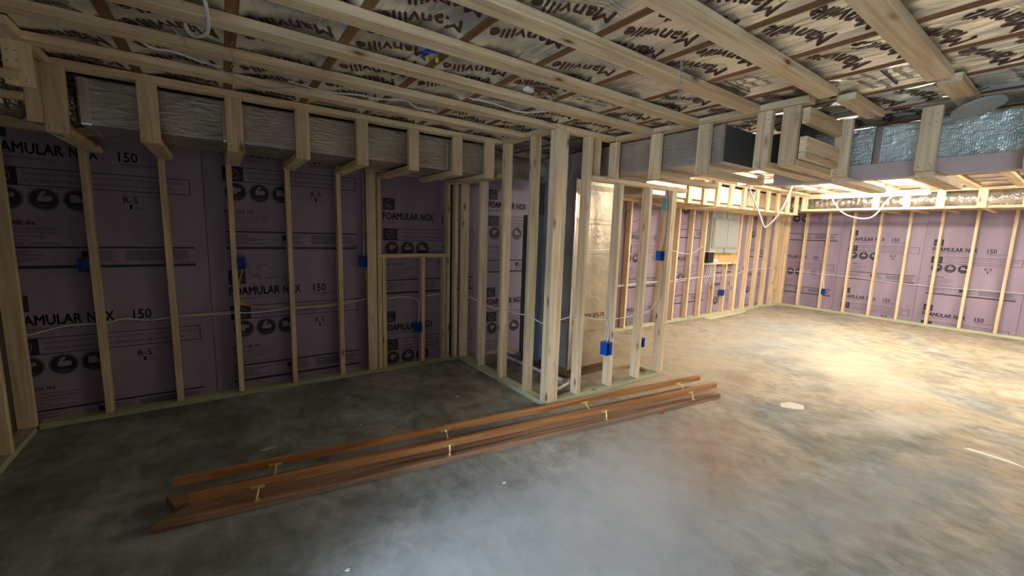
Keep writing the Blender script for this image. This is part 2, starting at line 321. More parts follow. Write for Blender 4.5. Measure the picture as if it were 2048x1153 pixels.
# ------------------------------------------------------------------ purple foam boards with their print
def foam_print(width_clip=1.1, top=2.08, zts=(1.76, .62), x0=0.0):
    bm = bmesh.new(); Y = -.0008
    def clipz(z): return min(max(z, .0), top)
    def rect(xa, xb, za, zb, mi=0, y=Y):
        za, zb = clipz(za), clipz(zb)
        xb = min(xb, width_clip)
        if zb-za < 1e-4 or xb-xa < 1e-4: return
        f = bm.faces.new([bm.verts.new(c) for c in ((x0+xa, y, za), (x0+xb, y, za), (x0+xb, y, zb), (x0+xa, y, zb))]); f.material_index = mi
    def disc(cx, cz, r, mi, y, ri=0):
        if cz+r > top or cz-r < 0 or cx+r > width_clip: return
        N = 28; o = [bm.verts.new((x0+cx+r*math.cos(2*math.pi*k/N), y, cz+r*math.sin(2*math.pi*k/N))) for k in range(N)]
        if ri:
            q = [bm.verts.new((x0+cx+ri*math.cos(2*math.pi*k/N), y, cz+ri*math.sin(2*math.pi*k/N))) for k in range(N)]
            for k in range(N): bm.faces.new((o[k], o[(k+1) % N], q[(k+1) % N], q[k])).material_index = mi
        else: bm.faces.new(o).material_index = mi
    def poly(pts, cx, cz, s, mi, y):
        if cz+s > top or cz-s < 0 or cx+s > width_clip: return
        f = bm.faces.new([bm.verts.new((x0+cx+a*s, y, cz+b*s)) for a, b in pts]); f.material_index = mi
    def txt(body, xa, w, za, h, off=.012, mi=0, y=Y):
        if za+h > top or za < 0 or xa+w > width_clip+.02: return
        put_text(bm, body, lambda u, v: (x0+xa+u*w, y, za+v*h), off, mi)
    for zt in zts:
        rect(0, .12, zt+.184, zt+.298)
        txt('OWENS', .02, .06, zt+.222, .018, .01, 1, Y*2); txt('CORNING', .02, .075, zt+.2, .018, .01, 1, Y*2)
        if zt+.298 < top:
            arc = [(.012+.09*(1-math.cos(t)), .215+.07*math.sin(t)) for t in [k*math.pi/2/8 for k in range(9)]]
            for (a, b), (c, d) in zip(arc, arc[1:]):
                bm.faces.new([bm.verts.new((x0+p, Y*2, zt+q)) for p, q in ((a, b), (c, d), (c, d+.004), (a, b+.004))]).material_index = 1
        txt('FOAMULAR', 0, .365, zt+.09, .068, .08); txt('NGX', .395, .136, zt+.09, .068, .08)
        txt('HIGH PERFORMANCE XPS INSULATION', 0, .32, zt+.054, .014, .01)
        txt('150', .638, .102, zt+.09, .068, .06); rect(.637, .86, zt+.072, zt+.076); txt('PSI COMPRESSIVE STRENGTH', .652, .16, zt+.055, .009)
        # outlined banner
        for a, b, c, d in ((0, 1.03, -.006, 0), (0, 1.03, -.118, -.112), (1.024, 1.03, -.118, 0)): rect(a, b, zt+c, zt+d)
        rect(0, .143, zt-.118, zt)
        disc(.072, zt-.058, .04, 1, Y*2, .035)
        poly([(-.5, .05), (-.15, -.45), (.55, .75), (.5, .8), (-.12, -.2), (-.4, .12)], .072, zt-.058, .04, 1, Y*3)
        txt('FOAMULAR\u00ae NGX\u2122 (NEXT GENERATION EXTRUDED POLYSTYRENE) INSULATION MEETS', .17, .83, zt-.05, .021)
        txt('ALL FEDERAL AND STATE EMISSION REGULATIONS IN THE USA AND CANADA.', .17, .76, zt-.09, .021)
        for i, cx in enumerate((.085, .25, .412)):
            disc(cx, zt-.2, .068, 0, Y); disc(cx, zt-.2, .075, 0, Y, .0715)
            if i == 0:
                poly([(-.45, .1), (-.1, .5), (.15, .3), (.5, .35), (.55, 0), (.2, -.1), (0, -.5), (-.25, -.3)], cx, zt-.19, .068, 1, Y*2)
            elif i == 1:
                poly([(-.5, -.4), (-.35, .05), (-.15, .45), (.1, .6), (.2, .4), (0, .2), (-.05, .0), (.3, .15), (.6, 0), (.55, -.35), (.2, -.45)], cx, zt-.185, .068, 1, Y*2)
            else:
                poly([(-.55, -.35), (-.55, .4), (.1, .4), (.1, .15), (.3, 0), (.6, 0), (.6, -.35)], cx, zt-.19, .068, 1, Y*2)
            txt('SEE BELOW', cx-.03, .06, zt-.25, .008, 0, 1, Y*2)
        rect(.655, .9, zt-.15, zt-.1475); txt('R-5', .643, .08, zt-.2, .042, .045); txt('1', .675, .013, zt-.242, .032, .02); txt('INCH\nTHICKNESS', .7, .05, zt-.242, .022)
        txt('FOR USE IN:', 0, .2, zt-.372, .026, .07)
        for k, (s, w) in enumerate((('EXTERIOR FOUNDATION WALLS', .315), ('INTERIOR FOUNDATION WALLS', .31), ('EXTERIOR SHEATHING', .235), ('CAVITY WALLS', .165), ('COMMERCIAL APPLICATIONS', .3))):
            txt(s, 0, w, zt-.405-.024*k, .0135, .01)
        rect(0, 1.03, zt-.528, zt-.515); rect(0, 1.03, zt-.665, zt-.645)
        for k in range(7):
            a = R.random(); rect(0, .12+.16*a, zt-.55-k*.012, zt-.5465-k*.012)
            rect(.4, .58-.05*a, zt-.55-k*.012, zt-.5465-k*.012); rect(.63, .98+.04*a, zt-.55-k*.011, zt-.5455-k*.011)
        rect(.4, .44, zt-.59, zt-.55); rect(.92, 1.03, zt-.636, zt-.63)
    return bm
def foam_board(u0, u1, blocks, zts, label, wall, x0, top=2.09, flip=False):
    """u runs to the right along the wall as seen from the room"""
    t = empty('insulation_board', (0, 0, 0)); w = u1-u0-.003
    bm = bmesh.new(); box(bm, 0, w, 0, .026, .005, top, bev=.0015)
    link('foam_sheet', bake(bm, 'foam_sheet', FOAM), t)
    if zts:
        bm = foam_print(min(1.1, w-(x0-u0)-.002), top-.005, zts, x0-u0)
        link('printed_markings', bake(bm, 'printed_markings', INK, FOAM), t)
    if wall == 'L': t.location = (u0, .09, 0)
    else: t.location = (11.02, .085-u0, 0); t.rotation_euler = (0, 0, -math.pi/2)
    tag(t, label, 'insulation board', 'purple printed foam insulation boards')
    return t
LB = [(-1.82, -.59, None, (), 'plain purple foam board behind the corner post at far left'),
      (-.59, .645, -.47, (1.762, .62), 'darkest purple foam board, in the shadowed corner bay with the leftmost studs'),
      (.645, 1.95, .768, (1.895, .755), 'purple foam board behind the studs with a pencilled arrow'),
      (1.95, 3.16, 2.052, (1.437, .297), 'purple foam board framed by the low sill opening'),
      (3.16, 4.38, 3.272, (1.62, .48), 'purple foam board behind the furnace in the stud closet'),
      (4.38, 5.60, 4.49, (1.1,), 'purple foam board behind the foil wrapped box, mostly hidden'),
      (5.60, 6.82, 5.70, (1.295, .16), 'lit purple foam board seen between the closet front studs'),
      (6.82, 8.04, 6.93, (2.09, .95), 'lit purple foam board just left of the grey breaker panel'),
      (8.04, 9.26, 8.15, (1.45, .45), 'lit purple foam board behind and below the grey breaker panel'),
      (9.26, 10.48, 9.37, (.6, 1.74), 'lit purple foam board between breaker panel and far corner'),
      (10.48, 11.0, None, (), 'narrow purple foam strip in the far corner')]
for u0, u1, x0, zts, lab in LB:
    foam_board(u0, u1, 1, [z for z in zts], lab, 'L', x0 if x0 is not None else u0)
RB = [(.085-.085, 1.06, -.03, (.97, 2.11), 'purple foam board on the far wall nearest the corner'),
      (1.06, 2.28, 1.20, (1.385, .24), 'purple foam board on the far wall with a full print in the middle'),
      (2.28, 3.50, 2.40, (1.24, .09), 'purple foam board on the far wall nearest the right edge'),
      (3.50, 4.72, 3.62, (1.0,), 'purple foam board on the far wall past the right edge')]
for u0, u1, x0, zts, lab in RB:
    foam_board(u0, u1, 1, [z for z in zts], lab, 'R', x0)
bm = bmesh.new(); box(bm, 2.746, 2.798, .075, .0885, .04, 1.95)  # black strip paints the dark of the gap between foam boards
tag(link('gap_shade_strip', bake(bm, 'gap_shade_strip', simple('gap_shade_black', (.01, .01, .01), .8))), 'black vertical strip standing for the dark gap right of the low opening', 'seam strip')
# pencilled note on the third board
bm = bmesh.new()
for pts in ([(1.03, 1.06), (1.05, 1.0), (1.09, 1.015), (1.12, .97)], [(1.1, 1.08), (1.14, 1.1), (1.17, 1.09)], [(1.15, .985), (1.2, .98), (1.26, 1.0)], [(1.3, .99), (1.305, .93), (1.315, .86)], [(1.27, .955), (1.3, .99), (1.34, .96)]):
    tube(bm, smoothpath([(x-.12, .0885, z) for x, z in pts], 3), .0018, 5)
tag(link('pencil_note', bake(bm, 'pencil_note', INK)), 'faint hand-drawn letters and up arrow on purple foam board', 'note')

# ------------------------------------------------------------------ joists, foil insulation, straps
JX = [.40+.4185*k for k in range(-5, 25)]
for i, x in enumerate(JX):
    if x > 10.9 or x < -1.8: continue
    side = 'left of the chain' if x < .7 else 'over the dark floor' if x < 2.0 else 'over the closet' if x < 3.4 else 'over the hanging ducts' if x < 5 else 'over the lit far floor'
    lumber('floor_joist', x-.0225, x+.0225, -5.6, .09, 2.2655, 2.5, '%s brown ceiling joist from the left, running %s' % (ORD[i], side), 'joist', 'brown joists above the pine straps', [JOISTM]*3, bev=.002)
def fz(x, y):
    """height of the sagging foil under the floor"""
    k = round((x-.40)/.4185-.5); xc = .40+.4185*(k+.5); t = (x-xc)/.186
    e = max(0, 1-t*t)
    a = noise.noise(Vector((x*2.1, y*1.3, k*3.7))); b = noise.noise(Vector((x*7+3*a, y*4.2, 5+k)))
    q = y + .6*a; c = abs(noise.noise(Vector((x*16+q*3.5, q*2.2, 9.3+k)))); d = abs(noise.noise(Vector((x*7-y*5, x*5+y*2, 2.3+k*2))))
    return 2.268 + e*.016 + min(1, e*3)*(.008*a + .004*b + .015*c - .014*d)
for i, x in enumerate(JX[:-1]):
    if x > 10.8 or x < -1.8: continue
    lap = .003 if x > 2.4 else 0; xa, xb = x+.0235-lap, JX[i+1]-.0235+lap
    near = x < 4.4; nx = 20 if near else 8; ny = 250 if near else 70
    bm = bmesh.new(); y0, y1 = -5.5, .08
    # staples pull the edges up; over the closet and ducts the run stops short where the photo shows it end
    grid = [[bm.verts.new((xa+(xb-xa)*a/nx, y0+(y1-y0)*b/ny, fz(xa+(xb-xa)*a/nx, y0+(y1-y0)*b/ny))) for b in range(ny+1)] for a in range(nx+1)]
    top = [[bm.verts.new((v.co.x, v.co.y, 2.40)) for v in (g[0], g[-1])] for g in (grid[0], grid[-1])]
    for a in range(nx):
        for b in range(ny): bm.faces.new((grid[a][b], grid[a][b+1], grid[a+1][b+1], grid[a+1][b]))
    bm.faces.new((top[0][0], top[1][0], top[1][1], top[0][1]))
    t = empty('insulation_batt', (0, 0, 0))
    link('foil_facing', bake(bm, 'foil_facing', FOIL, smooth=True), t)
    if -.9 < x < 4.6:
        bm = bmesh.new()
        def P(cx, cy, L, H, ang, body, off=.03, mi=0):
            ca, sa = math.cos(ang), math.sin(ang)
            def fn(u, v):
                a_, b_ = (u-.5)*L, (v-.5)*H          # reading runs towards -X, letter tops towards +Y
                px = cx - a_*ca + b_*sa; py = cy + a_*sa + b_*ca
                px = min(max(px, xa+.004), xb-.004)
                return (px, py, fz(px, py)-.0025)
            put_text(bm, body, fn, off)
        xc = (xa+xb)/2; y = -5.2 + .31*(i % 3)
        while y < -.2:
            if (int((y+9)*10)+i*5) % 23 < 4 and y+.5 < 0:
                for k, s in enumerate(('gold fiber glass', 'building insulation', '', 'save energy', 'enjoy comfort')):
                    if s: P(xc, y+.05+.055*(4-k)*1.0, .012*len(s)*1.45, .036, .12, s, .02)
                bmb = [(xc-.14, y+.155), (xc+.14, y+.155), (xc+.14, y+.166), (xc-.14, y+.166)]
                bm.faces.new([bm.verts.new((a, b, fz(a, b)-.003)) for a, b in bmb])
                y += .48
            else:
                P(xc, y, .325, .085, .38, 'Manville', .075); y += .165
                if R.random() < .25:
                    for k in range(4):
                        P(xc+.03, y+.0+.018*k, .25, .007, .3, 'R-13  INSTALL VAPOR BARRIER TOWARD THE WARM SIDE', 0)
                    y += .12
        link('printed_lettering', bake(bm, 'printed_lettering', BROWN), t)
    tag(t, '%s foil-faced insulation batt from the left, between brown joists' % ORD[i], 'insulation', 'foil insulation batts between the joists')

SY = [-.77, -1.13, -1.525, -1.91, -2.285, -2.69, -3.085, -3.505, -3.92, -4.33, -4.75]
SX = [(.0, 2.86), (.05, 2.86), (-1.7, 2.86), (-1.9, 3.51), (-1.9, 3.51), (-1.9, 3.51), (-1.9, 3.51), (-1.9, 3.60), (-1.9, 3.6), (-1.9, 3.6), (-1.9, 3.6)]
SL = ['pine ceiling strap capping the left soffit uprights', 'pine ceiling strap second out from the left soffit, ending at the closet', 'pine ceiling strap that meets the closet front corner post',
      'pine ceiling strap next nearer than the closet front wall', 'pine ceiling strap just nearer than the blue ceiling box', 'pine ceiling strap ending at the second duct soffit upright from the jog',
      'pine ceiling strap ending at the doubled soffit upright', 'widest looking pine ceiling strap, toward the upper right corner', 'pine ceiling strap over the camera, nearest the top edge', 'pine ceiling strap behind the camera',
      'second pine ceiling strap behind the camera']
for y, (a, b), lab in zip(SY, SX, SL): lumber('ceiling_strap', a, b, y, y+.089, 2.227, 2.265, lab, 'furring strip', 'pine straps across the ceiling')
for j, y in enumerate([-.95, -1.35, -1.75, -2.16, -2.56, -2.97, -3.37, -3.78, -4.18]):
    lumber('ceiling_strap', 4.95, 9.3, y, y+.089, 2.227, 2.265, '%s pine strap on the far room ceiling, counted from the breaker panel wall' % ORD[j], 'furring strip', 'pine straps on the far room ceiling')
lumber('ceiling_strap', 3.64, 4.18, -3.125, -3.036, 2.227, 2.265, 'short pine strap offcut above the first jogged soffit upright', 'furring strip')
lumber('ceiling_strap', 3.67, 4.2, -3.525, -3.436, 2.227, 2.265, 'short pine strap offcut beside the round metal disc', 'furring strip')

# ------------------------------------------------------------------ left wall framing
ST = .4064; PW = .038
def stud(x0, x1, y0, y1, z0, z1, label, group='pine studs of the left wall'):
    return lumber('wall_stud', x0, x1, y0, y1, z0, z1, label, 'stud', group)
lumber('bottom_plate', -.35, 2.86, 0, .089, 0, .038, 'greenish treated bottom plate along the dark left wall', 'wall plate', None, TREAT)
lumber('bottom_plate', 4.5, 10.93, 0, .089, 0, .038, 'greenish treated bottom plate under the breaker panel wall', 'wall plate', None, TREAT)
for n in range(5):
    stud(n*ST-.019, n*ST+.019, 0, .089, .038, 2.0, '%s single pine stud right of the dark corner post' % ORD[n])
stud(1.868, 1.957, 0, .038, .038, 2.0, 'flat turned pine stud at the left edge of the low opening')
stud(1.919, 1.957, .038, .089, .038, 2.0, 'pine stud hidden behind the flat stud at the low opening', None)
stud(1.967, 2.005, 0, .089, .038, 1.15, 'short pine trimmer stud left under the low sill')
stud(2.012, 2.050, 0, .089, .038, 1.15, 'second short pine stud under the low sill, beside the trimmer')
stud(2.419, 2.457, 0, .089, .038, 1.15, 'short pine stud under the middle of the low sill, holding a blue box')
stud(2.66, 2.698, 0, .089, .038, 1.15, 'short pine stud under the right end of the low sill')
stud(2.706, 2.744, 0, .089, .038, 1.955, 'pine stud closing the right side of the low opening')
stud(2.80, 2.838, 0, .089, .038, 2.0, 'pine stud tight beside the closet side wall')
stud(1.967, 2.005, 0, .089, 1.19, 1.955, 'upper pine stud standing on the left end of the low sill')
lumber('window_sill_board', 1.967, 2.704, 0, .089, 1.15, 1.188, 'horizontal pine sill of the low opening in the left wall', 'sill board')
lumber('header_board', 1.96, 2.80, 0, .089, 1.958, 1.999, 'pine header board above the low opening', 'header')
lumber('top_plate', -.44, 2.85, 0, .089, 2.001, 2.039, 'lower pine top plate along the dark left wall', 'wall plate', 'left wall top plates')
lumber('top_plate', -.44, 2.85, 0, .089, 2.040, 2.078, 'upper pine top plate along the dark left wall', 'wall plate', 'left wall top plates')
# corner post and side partition, far left
stud(-.439, -.35, -.038, -.0005, .038, 2.0, 'corner post stud at the dark left corner, facing the room')
stud(-.439, -.401, .0, .089, .0, 2.0, 'inner stud of the dark left corner post')
stud(-.439, -.35, -.44, -.402, .038, 2.0, 'pine stud cut by the left edge of the picture')
stud(-.439, -.35, -.85, -.81, .038, 2.0, 'pine stud of the side partition nearest the camera', None)
lumber('bottom_plate', -.439, -.35, -1.7, -.0385, 0, .0375, 'treated bottom plate of the side partition at far left', 'wall plate', None, TREAT)
lumber('top_plate', -.439, -.35, -1.7, -.0385, 2.001, 2.039, 'pine top plate of the side partition at far left', 'wall plate')

bm = bmesh.new(); box(bm, -.455, -.4405, -3.15, .09, 0, 2.262)  # solid panel added, running on unseen toward the camera to block daylight
tag(link('wall_partition_blocker', bake(bm, 'wall_partition_blocker', simple('dark_blocker_panel', (.10, .075, .055), .85))), '', '', kind='structure')
# left soffit: uprights, lookouts, jog at the left end
UX = [(.018, .107), (.388, .478), (.798, .888), (1.187, 1.275), (1.585, 1.674), (1.988, 2.075), (2.38, 2.465), (2.70, 2.79)]
for i, (a, b) in enumerate(UX):
    z = 1.885 + .004*i
    lumber('soffit_upright', a, b, -.77, -.732, z, 2.2265, '%s short pine upright of the left soffit, counted from the left' % ORD[i], 'soffit upright', 'uprights of the left soffit')
    lumber('soffit_lookout', a, b, -.7315, -.001, z, z+.038, '%s flat pine lookout under the left duct, counted from the left' % ORD[i], 'soffit lookout', 'lookouts under the left duct')
lumber('soffit_upright', -.045, .017, -.77, -.732, 1.93, 2.2265, 'extra pine upright doubled at the left soffit corner', 'soffit upright')
lumber('soffit_rail', -.03, .059, -1.29, -.771, 2.227, 2.265, 'short pine plate running toward the camera at the left soffit corner', 'soffit rail')
lumber('soffit_upright', -.02, .069, -1.09, -1.052, 2.035, 2.2265, 'short pine upright hanging nearest the upper left corner', 'soffit upright')
lumber('soffit_rail', -1.0, -.046, -.77, -.732, 2.03, 2.068, 'lower horizontal pine rail left of the soffit corner', 'soffit rail', 'rails left of the soffit corner')
lumber('soffit_rail', -1.0, .03, -1.111, -1.073, 2.055, 2.093, 'upper horizontal pine rail at the left picture edge', 'soffit rail', 'rails left of the soffit corner')

# ------------------------------------------------------------------ ducts
def duct_box(name, x0, x1, y0, y1, z0, z1, m, label, joints=(), axis=0, cat='duct'):
    t = empty(name, ((x0+x1)/2, (y0+y1)/2, z0)); L = t.location
    bm = bmesh.new(); box(bm, x0-L.x, x1-L.x, y0-L.y, y1-L.y, 0, z1-z0, bev=.012)
    link('duct_wrap', bake(bm, 'duct_wrap', m), t)
    for j in joints:
        bm = bmesh.new(); e = .0025
        if axis == 0: box(bm, j-.028-L.x, j+.028-L.x, y0-e-L.y, y1+e-L.y, -e, z1-z0+e, bev=.01)
        elif axis == 1: box(bm, x0-e-L.x, x1+e-L.x, j-.028-L.y, j+.028-L.y, -e, z1-z0+e, bev=.01)
        else: box(bm, x0-e-L.x, x1+e-L.x, y0-e-L.y, y1+e-L.y, j-.028-z0, j+.028-z0, bev=.01)
        link('foil_tape', bake(bm, 'foil_tape', TAPE if m is not WRAPB else WRAPB), t)
    return tag(t, label, cat)
duct_box('air_duct', .13, 2.05, -.65, -.12, 1.965, 2.2225, WRAP, 'long foil wrapped rectangular duct in the left soffit', (.15, .80))
duct_box('air_duct', 2.10, 2.855, -.65, -.12, 1.955, 2.2225, WRAP, 'shorter foil wrapped duct in the left soffit ending at the closet', (2.4,))
bm = bmesh.new(); box(bm, 2.052, 2.098, -.67, -.10, 1.95, 2.224, bev=.004)
tag(link('duct_collar', bake(bm, 'duct_collar', simple('green_grey_tape', (.09, .13, .11), .5))), 'dark green duct collar joining the two left soffit ducts', 'duct collar')
duct_box('air_duct', 3.60, 4.15, -2.42, -.25, 1.965, 2.2225, WRAP, 'grey wrapped trunk duct in the soffit right of the closet', (-.9,), 1)
duct_box('air_duct', 4.42, 4.95, -5.2, -2.43, 1.975, 2.2225, foil('silver_scrim_wrap', (.76, .84, .79), .36, .6, 16, 1.0, grid=True), 'silver textured duct at the right edge behind the jogged soffit', (-3.05,), 1)
duct_box('air_duct', 5.15, 9.35, -.62, -.15, 1.97, 2.2225, WRAPB, 'foil wrapped duct over the breaker panel wall', (6.6, 8.0))
_d = [o for o in COL.objects if o.get('label', '').startswith('grey wrapped trunk')][0]
bm = bmesh.new(); box(bm, -.27, .27, -1.092, -1.086, .01, .25); link('dark_end', bake(bm, 'dark_end', GREYD), _d)
bm = bmesh.new(); box(bm, -.278, -.262, -1.094, -1.07, .0, .258); link('foil_tape', bake(bm, 'foil_tape', TAPE), _d)
# round duct in the closet and flex ducts
def ribbed(bm, c0, c1, r, amp=.008, n=120, seg=28, seed=0, wob=.0):
    c0, c1 = Vector(c0), Vector(c1); d = (c1-c0); t = d.normalized(); s = t.cross(Vector((0, 0, 1))).normalized(); u = s.cross(t); prev = None
    for i in range(n+1):
        p = c0+d*i/n; ring = []
        for k in range(seg):
            a = 2*math.pi*k/seg; q = p + s*math.cos(a)*r + u*math.sin(a)*r
            rr = r + amp*noise.noise(q*14+Vector((seed, 0, 0))) + amp*.7*noise.noise(q*34) + (amp*.6 if i % 4 == 0 else 0)
            ring.append(bm.verts.new(p + Vector((0, 0, wob*math.sin(i*.12))) + s*math.cos(a)*rr + u*math.sin(a)*rr))
        if prev:
            for k in range(seg): bm.faces.new((prev[k], prev[(k+1) % seg], ring[(k+1) % seg], ring[k]))
        prev = ring
bm = bmesh.new(); ribbed(bm, (2.86, -.42, 2.10), (3.595, -.42, 2.10), .115, .004, 60)
tag(link('round_duct', bake(bm, 'round_duct', WRAP, smooth=True)), 'round foil duct inside the stud closet', 'duct')
bm = bmesh.new(); ribbed(bm, (9.85, -.2, 2.137), (9.85, -5.2, 2.137), .105, .016, 260, 30, 4, .01)
tag(link('flexible_duct', bake(bm, 'flexible_duct', FLEX, smooth=True)), 'shiny crinkled flexible duct in the far soffit', 'duct')
bm = bmesh.new(); ribbed(bm, (-.33, -.42, 2.10), (.09, -.42, 2.10), .11, .018, 30, 28, 8, .01)
tag(link('flexible_duct', bake(bm, 'flexible_duct', FLEX, smooth=True)), 'crinkled foil flexible duct at the upper left edge', 'duct')
bm = bmesh.new(); box(bm, 4.36, 4.46, -5.3, -2.44, 1.87, 1.972, bev=.003)
tag(link('steel_beam', bake(bm, 'steel_beam', REDST)), 'reddish beam flange directly under the silver duct', 'beam', kind='thing')

# ------------------------------------------------------------------ utility closet framing
C0, C1, CY = 2.86, 4.456, -1.535
CG = 'pine studs of the closet'
lumber('bottom_plate', C0, C0+.089, CY, -.001, 0, .038, 'greenish treated bottom plate of the closet side wall', 'wall plate', None, TREAT)
lumber('bottom_plate', C0+.09, C1, CY, CY+.089, 0, .038, 'treated bottom plate of the closet front wall', 'wall plate', None, TREAT)
lumber('bottom_plate', C1-.089, C1, CY+.09, -1.18, 0, .038, 'short dark offcut of plate behind the closet front corner', 'wall plate', None, TREAT)
stud(C0, C0+.089, -.04, -.002, .0385, 2.0, 'first closet side stud, against the purple wall', CG)
stud(C0, C0+.089, -.427, -.389, .0385, 1.93, 'second closet side stud from the purple wall, short under a plate', CG)
stud(C0, C0+.089, -.833, -.795, .0385, 2.2265, 'third closet side stud from the purple wall, full height', CG)
stud(C0, C0+.089, -1.24, -1.202, .0385, 2.2265, 'fourth closet side stud from the purple wall, before the corner post', CG)
stud(C0, C0+.089, CY, CY+.038, .0385, 2.2265, 'outer stud of the closet front corner post', CG)
stud(C0, C0+.05, CY+.0385, CY+.0765, .0385, 2.2265, 'packing stud behind the closet corner post', CG)
stud(C0+.0895, C0+.1275, CY, CY+.089, .0385, 2.2265, 'orange toned stud on the right of the closet corner post', CG)
stud(3.218, 3.256, CY, CY+.089, .0385, 2.2265, 'full height closet front stud with a cracked face', CG)
stud(3.624, 3.662, CY, CY+.089, .0385, 1.885, 'closet front stud carrying the lowest blue box', CG)
stud(4.03, 4.068, CY, CY+.089, .0385, 1.885, 'closet front stud between the two low blue boxes', CG)
stud(4.379, 4.417, CY, CY+.089, .0385, 1.885, 'inner stud of the closet right corner', CG)
stud(4.418, 4.456, CY, CY+.089, .0385, 1.885, 'outer stud of the closet right corner', CG)
stud(C1-.089, C1, -1.22, -1.182, .0385, 1.9, 'stud of the closet doorway behind the front wall', CG)
lumber('top_plate', 3.26, 4.62, CY-.004, CY+.085, 1.886, 1.924, 'pine plate capping the closet front wall', 'wall plate')
lumber('top_plate', C0, C0+.089, -.794, -.05, 1.932, 1.97, 'pine plate over the short closet side studs', 'wall plate')
lumber('top_plate', C0, C0+.089, CY, -.68, 2.2275, 2.265, 'pine top plate of the closet side wall at the ceiling', 'wall plate')
lumber('top_plate', C0+.09, 3.509, CY, CY+.089, 2.2275, 2.265, 'pine top plate of the closet front wall at the ceiling', 'wall plate')
lumber('blocking_board', 3.31, 3.40, CY+.05, CY+.088, 1.925, 2.2265, 'orange toned pine block behind the first duct soffit upright', 'blocking')

# ------------------------------------------------------------------ duct soffit right of the closet
lumber('top_plate', 3.51, 3.599, -2.95, CY, 2.2275, 2.265, 'pine plate along the top of the duct soffit', 'wall plate')
VY = [(-1.545, -1.456), (-1.965, -1.876), (-2.36, -2.271), (-2.755, -2.666), (-2.90, -2.811)]
VN = ['beside the closet front wall', 'next right of the closet', 'just before the black duct opening', 'left one of the doubled pair', 'right one of the doubled pair']
for (a, b), nm in zip(VY, VN):
    lumber('soffit_upright', 3.53, 3.568, a, b, 1.885, 2.227, 'greyish pine soffit upright %s' % nm, 'soffit upright', 'uprights of the duct soffit')
    if a < -1.6: lumber('soffit_lookout', 3.569, 4.40, a, b, 1.885, 1.923, 'flat pine lookout behind the soffit upright %s' % nm, 'soffit lookout', 'lookouts of the duct soffit')
    if -2.7 < a < -1.6: lumber('soffit_upright', 4.401, 4.439 if a > -2.4 else 4.41, a+.02, a+.058, 1.885, 1.96, 'pine end block on the lookout %s' % nm, 'soffit block')
for k, (a, b) in enumerate([(-2.99, -2.901), (-3.40, -3.311), (-3.81, -3.721)]):
    nm = ['at the jog of the duct soffit', 'standing clear in front of the silver duct', 'past the right edge on the silver duct'][k]
    lumber('soffit_upright', 4.10, 4.138, a, b, 1.868, 2.2265, 'wide pine soffit upright %s' % nm, 'soffit upright', 'uprights of the jogged soffit')
    lumber('soffit_lookout', 4.139, 5.0, a, b, 1.830, 1.868, 'flat pine lookout reaching back from the upright %s' % nm, 'soffit lookout', 'lookouts of the jogged soffit')
for z0, z1, nm in ((2.125, 2.214, 'upper'), (1.962, 2.051, 'middle'), (1.9235, 1.960, 'thin lower')):
    lumber('soffit_rail', 3.569, 4.099, -2.94, -2.902, z0, z1, '%s pine rail across the side of the soffit jog' % nm, 'soffit rail', 'rails on the soffit jog')
bm = bmesh.new(); box(bm, 3.62, 4.09, -2.80, -2.79, 1.93, 2.22)
tag(link('duct_board', bake(bm, 'duct_board', GREYD)), 'dark duct board seen inside the soffit jog', 'duct board')
bm = bmesh.new(); box(bm, 4.16, 4.41, -2.62, -2.43, 1.97, 2.2225, bev=.003); box(bm, 4.02, 4.16, -2.62, -2.61, 1.97, 2.2225)
tag(link('duct_boot', bake(bm, 'duct_boot', simple('dark_green_duct_board', (.035, .04, .025), .5))), 'dark green duct elbow between the two trunk ducts', 'duct')
# round disc resting on the silver duct
bm = bmesh.new(); M = Matrix.Translation((4.12, -3.53, 2.185)) @ Matrix.Rotation(math.radians(-16), 4, 'X') @ Matrix.Rotation(math.radians(6), 4, 'Y')
bmesh.ops.create_cone(bm, cap_ends=True, segments=40, radius1=.105, radius2=.105, depth=.012, matrix=M)
bmesh.ops.create_cone(bm, cap_ends=True, segments=40, radius1=.075, radius2=.075, depth=.018, matrix=M)
tag(link('metal_disc', bake(bm, 'metal_disc', GREYP, smooth=False)), 'round grey metal disc hanging in front of the silver duct', 'metal disc')

# ------------------------------------------------------------------ breaker panel wall and its soffit
PN = {14: 'seen between the closet front studs', 15: 'seen just right of the closet blue box', 16: 'hidden behind the closet right corner', 17: 'just right of the closet corner', 18: 'second right of the closet corner',
      19: 'at the left side of the breaker panel', 22: 'at the right side of the breaker panel', 23: 'first right of the panel bay', 24: 'second right of the panel bay', 25: 'third right of the panel bay', 26: 'last before the far corner post'}
for n, nm in PN.items(): stud(n*ST-.019, n*ST+.019, 0, .089, .0385, 1.94, 'bright pine stud %s' % nm, 'pine studs of the breaker panel wall')
for n, nm in ((12, 'left'), (13, 'right')): stud(n*ST-.019, n*ST+.019, 0, .089, .0385, 1.94, 'pine stud behind the closet furnace, %s of two' % nm, 'pine studs of the breaker panel wall')
stud(8.109, 8.147, 0, .089, .0385, .962, 'short pine stud under the breaker panel shelf, left one'); stud(8.515, 8.553, 0, .089, .0385, .962, 'short pine stud under the breaker panel shelf, with a blue box')
stud(8.88, 8.918, 0, .089, .0385, .962, 'short pine trimmer under the right end of the breaker panel shelf')
stud(10.80, 10.838, -.0, .089, .0385, 1.94, 'left stud of the far corner post', 'far corner post studs'); stud(10.84, 10.929, 0, .038, .0385, 1.94, 'flat stud of the far corner post', 'far corner post studs')
lumber('window_sill_board', 7.745, 8.92, -.002, .087, .963, 1.001, 'pine shelf board under the breaker panel', 'sill board')
lumber('top_plate', 4.5, 10.93, 0, .089, 1.941, 1.979, 'pine top plate of the breaker panel wall', 'wall plate')
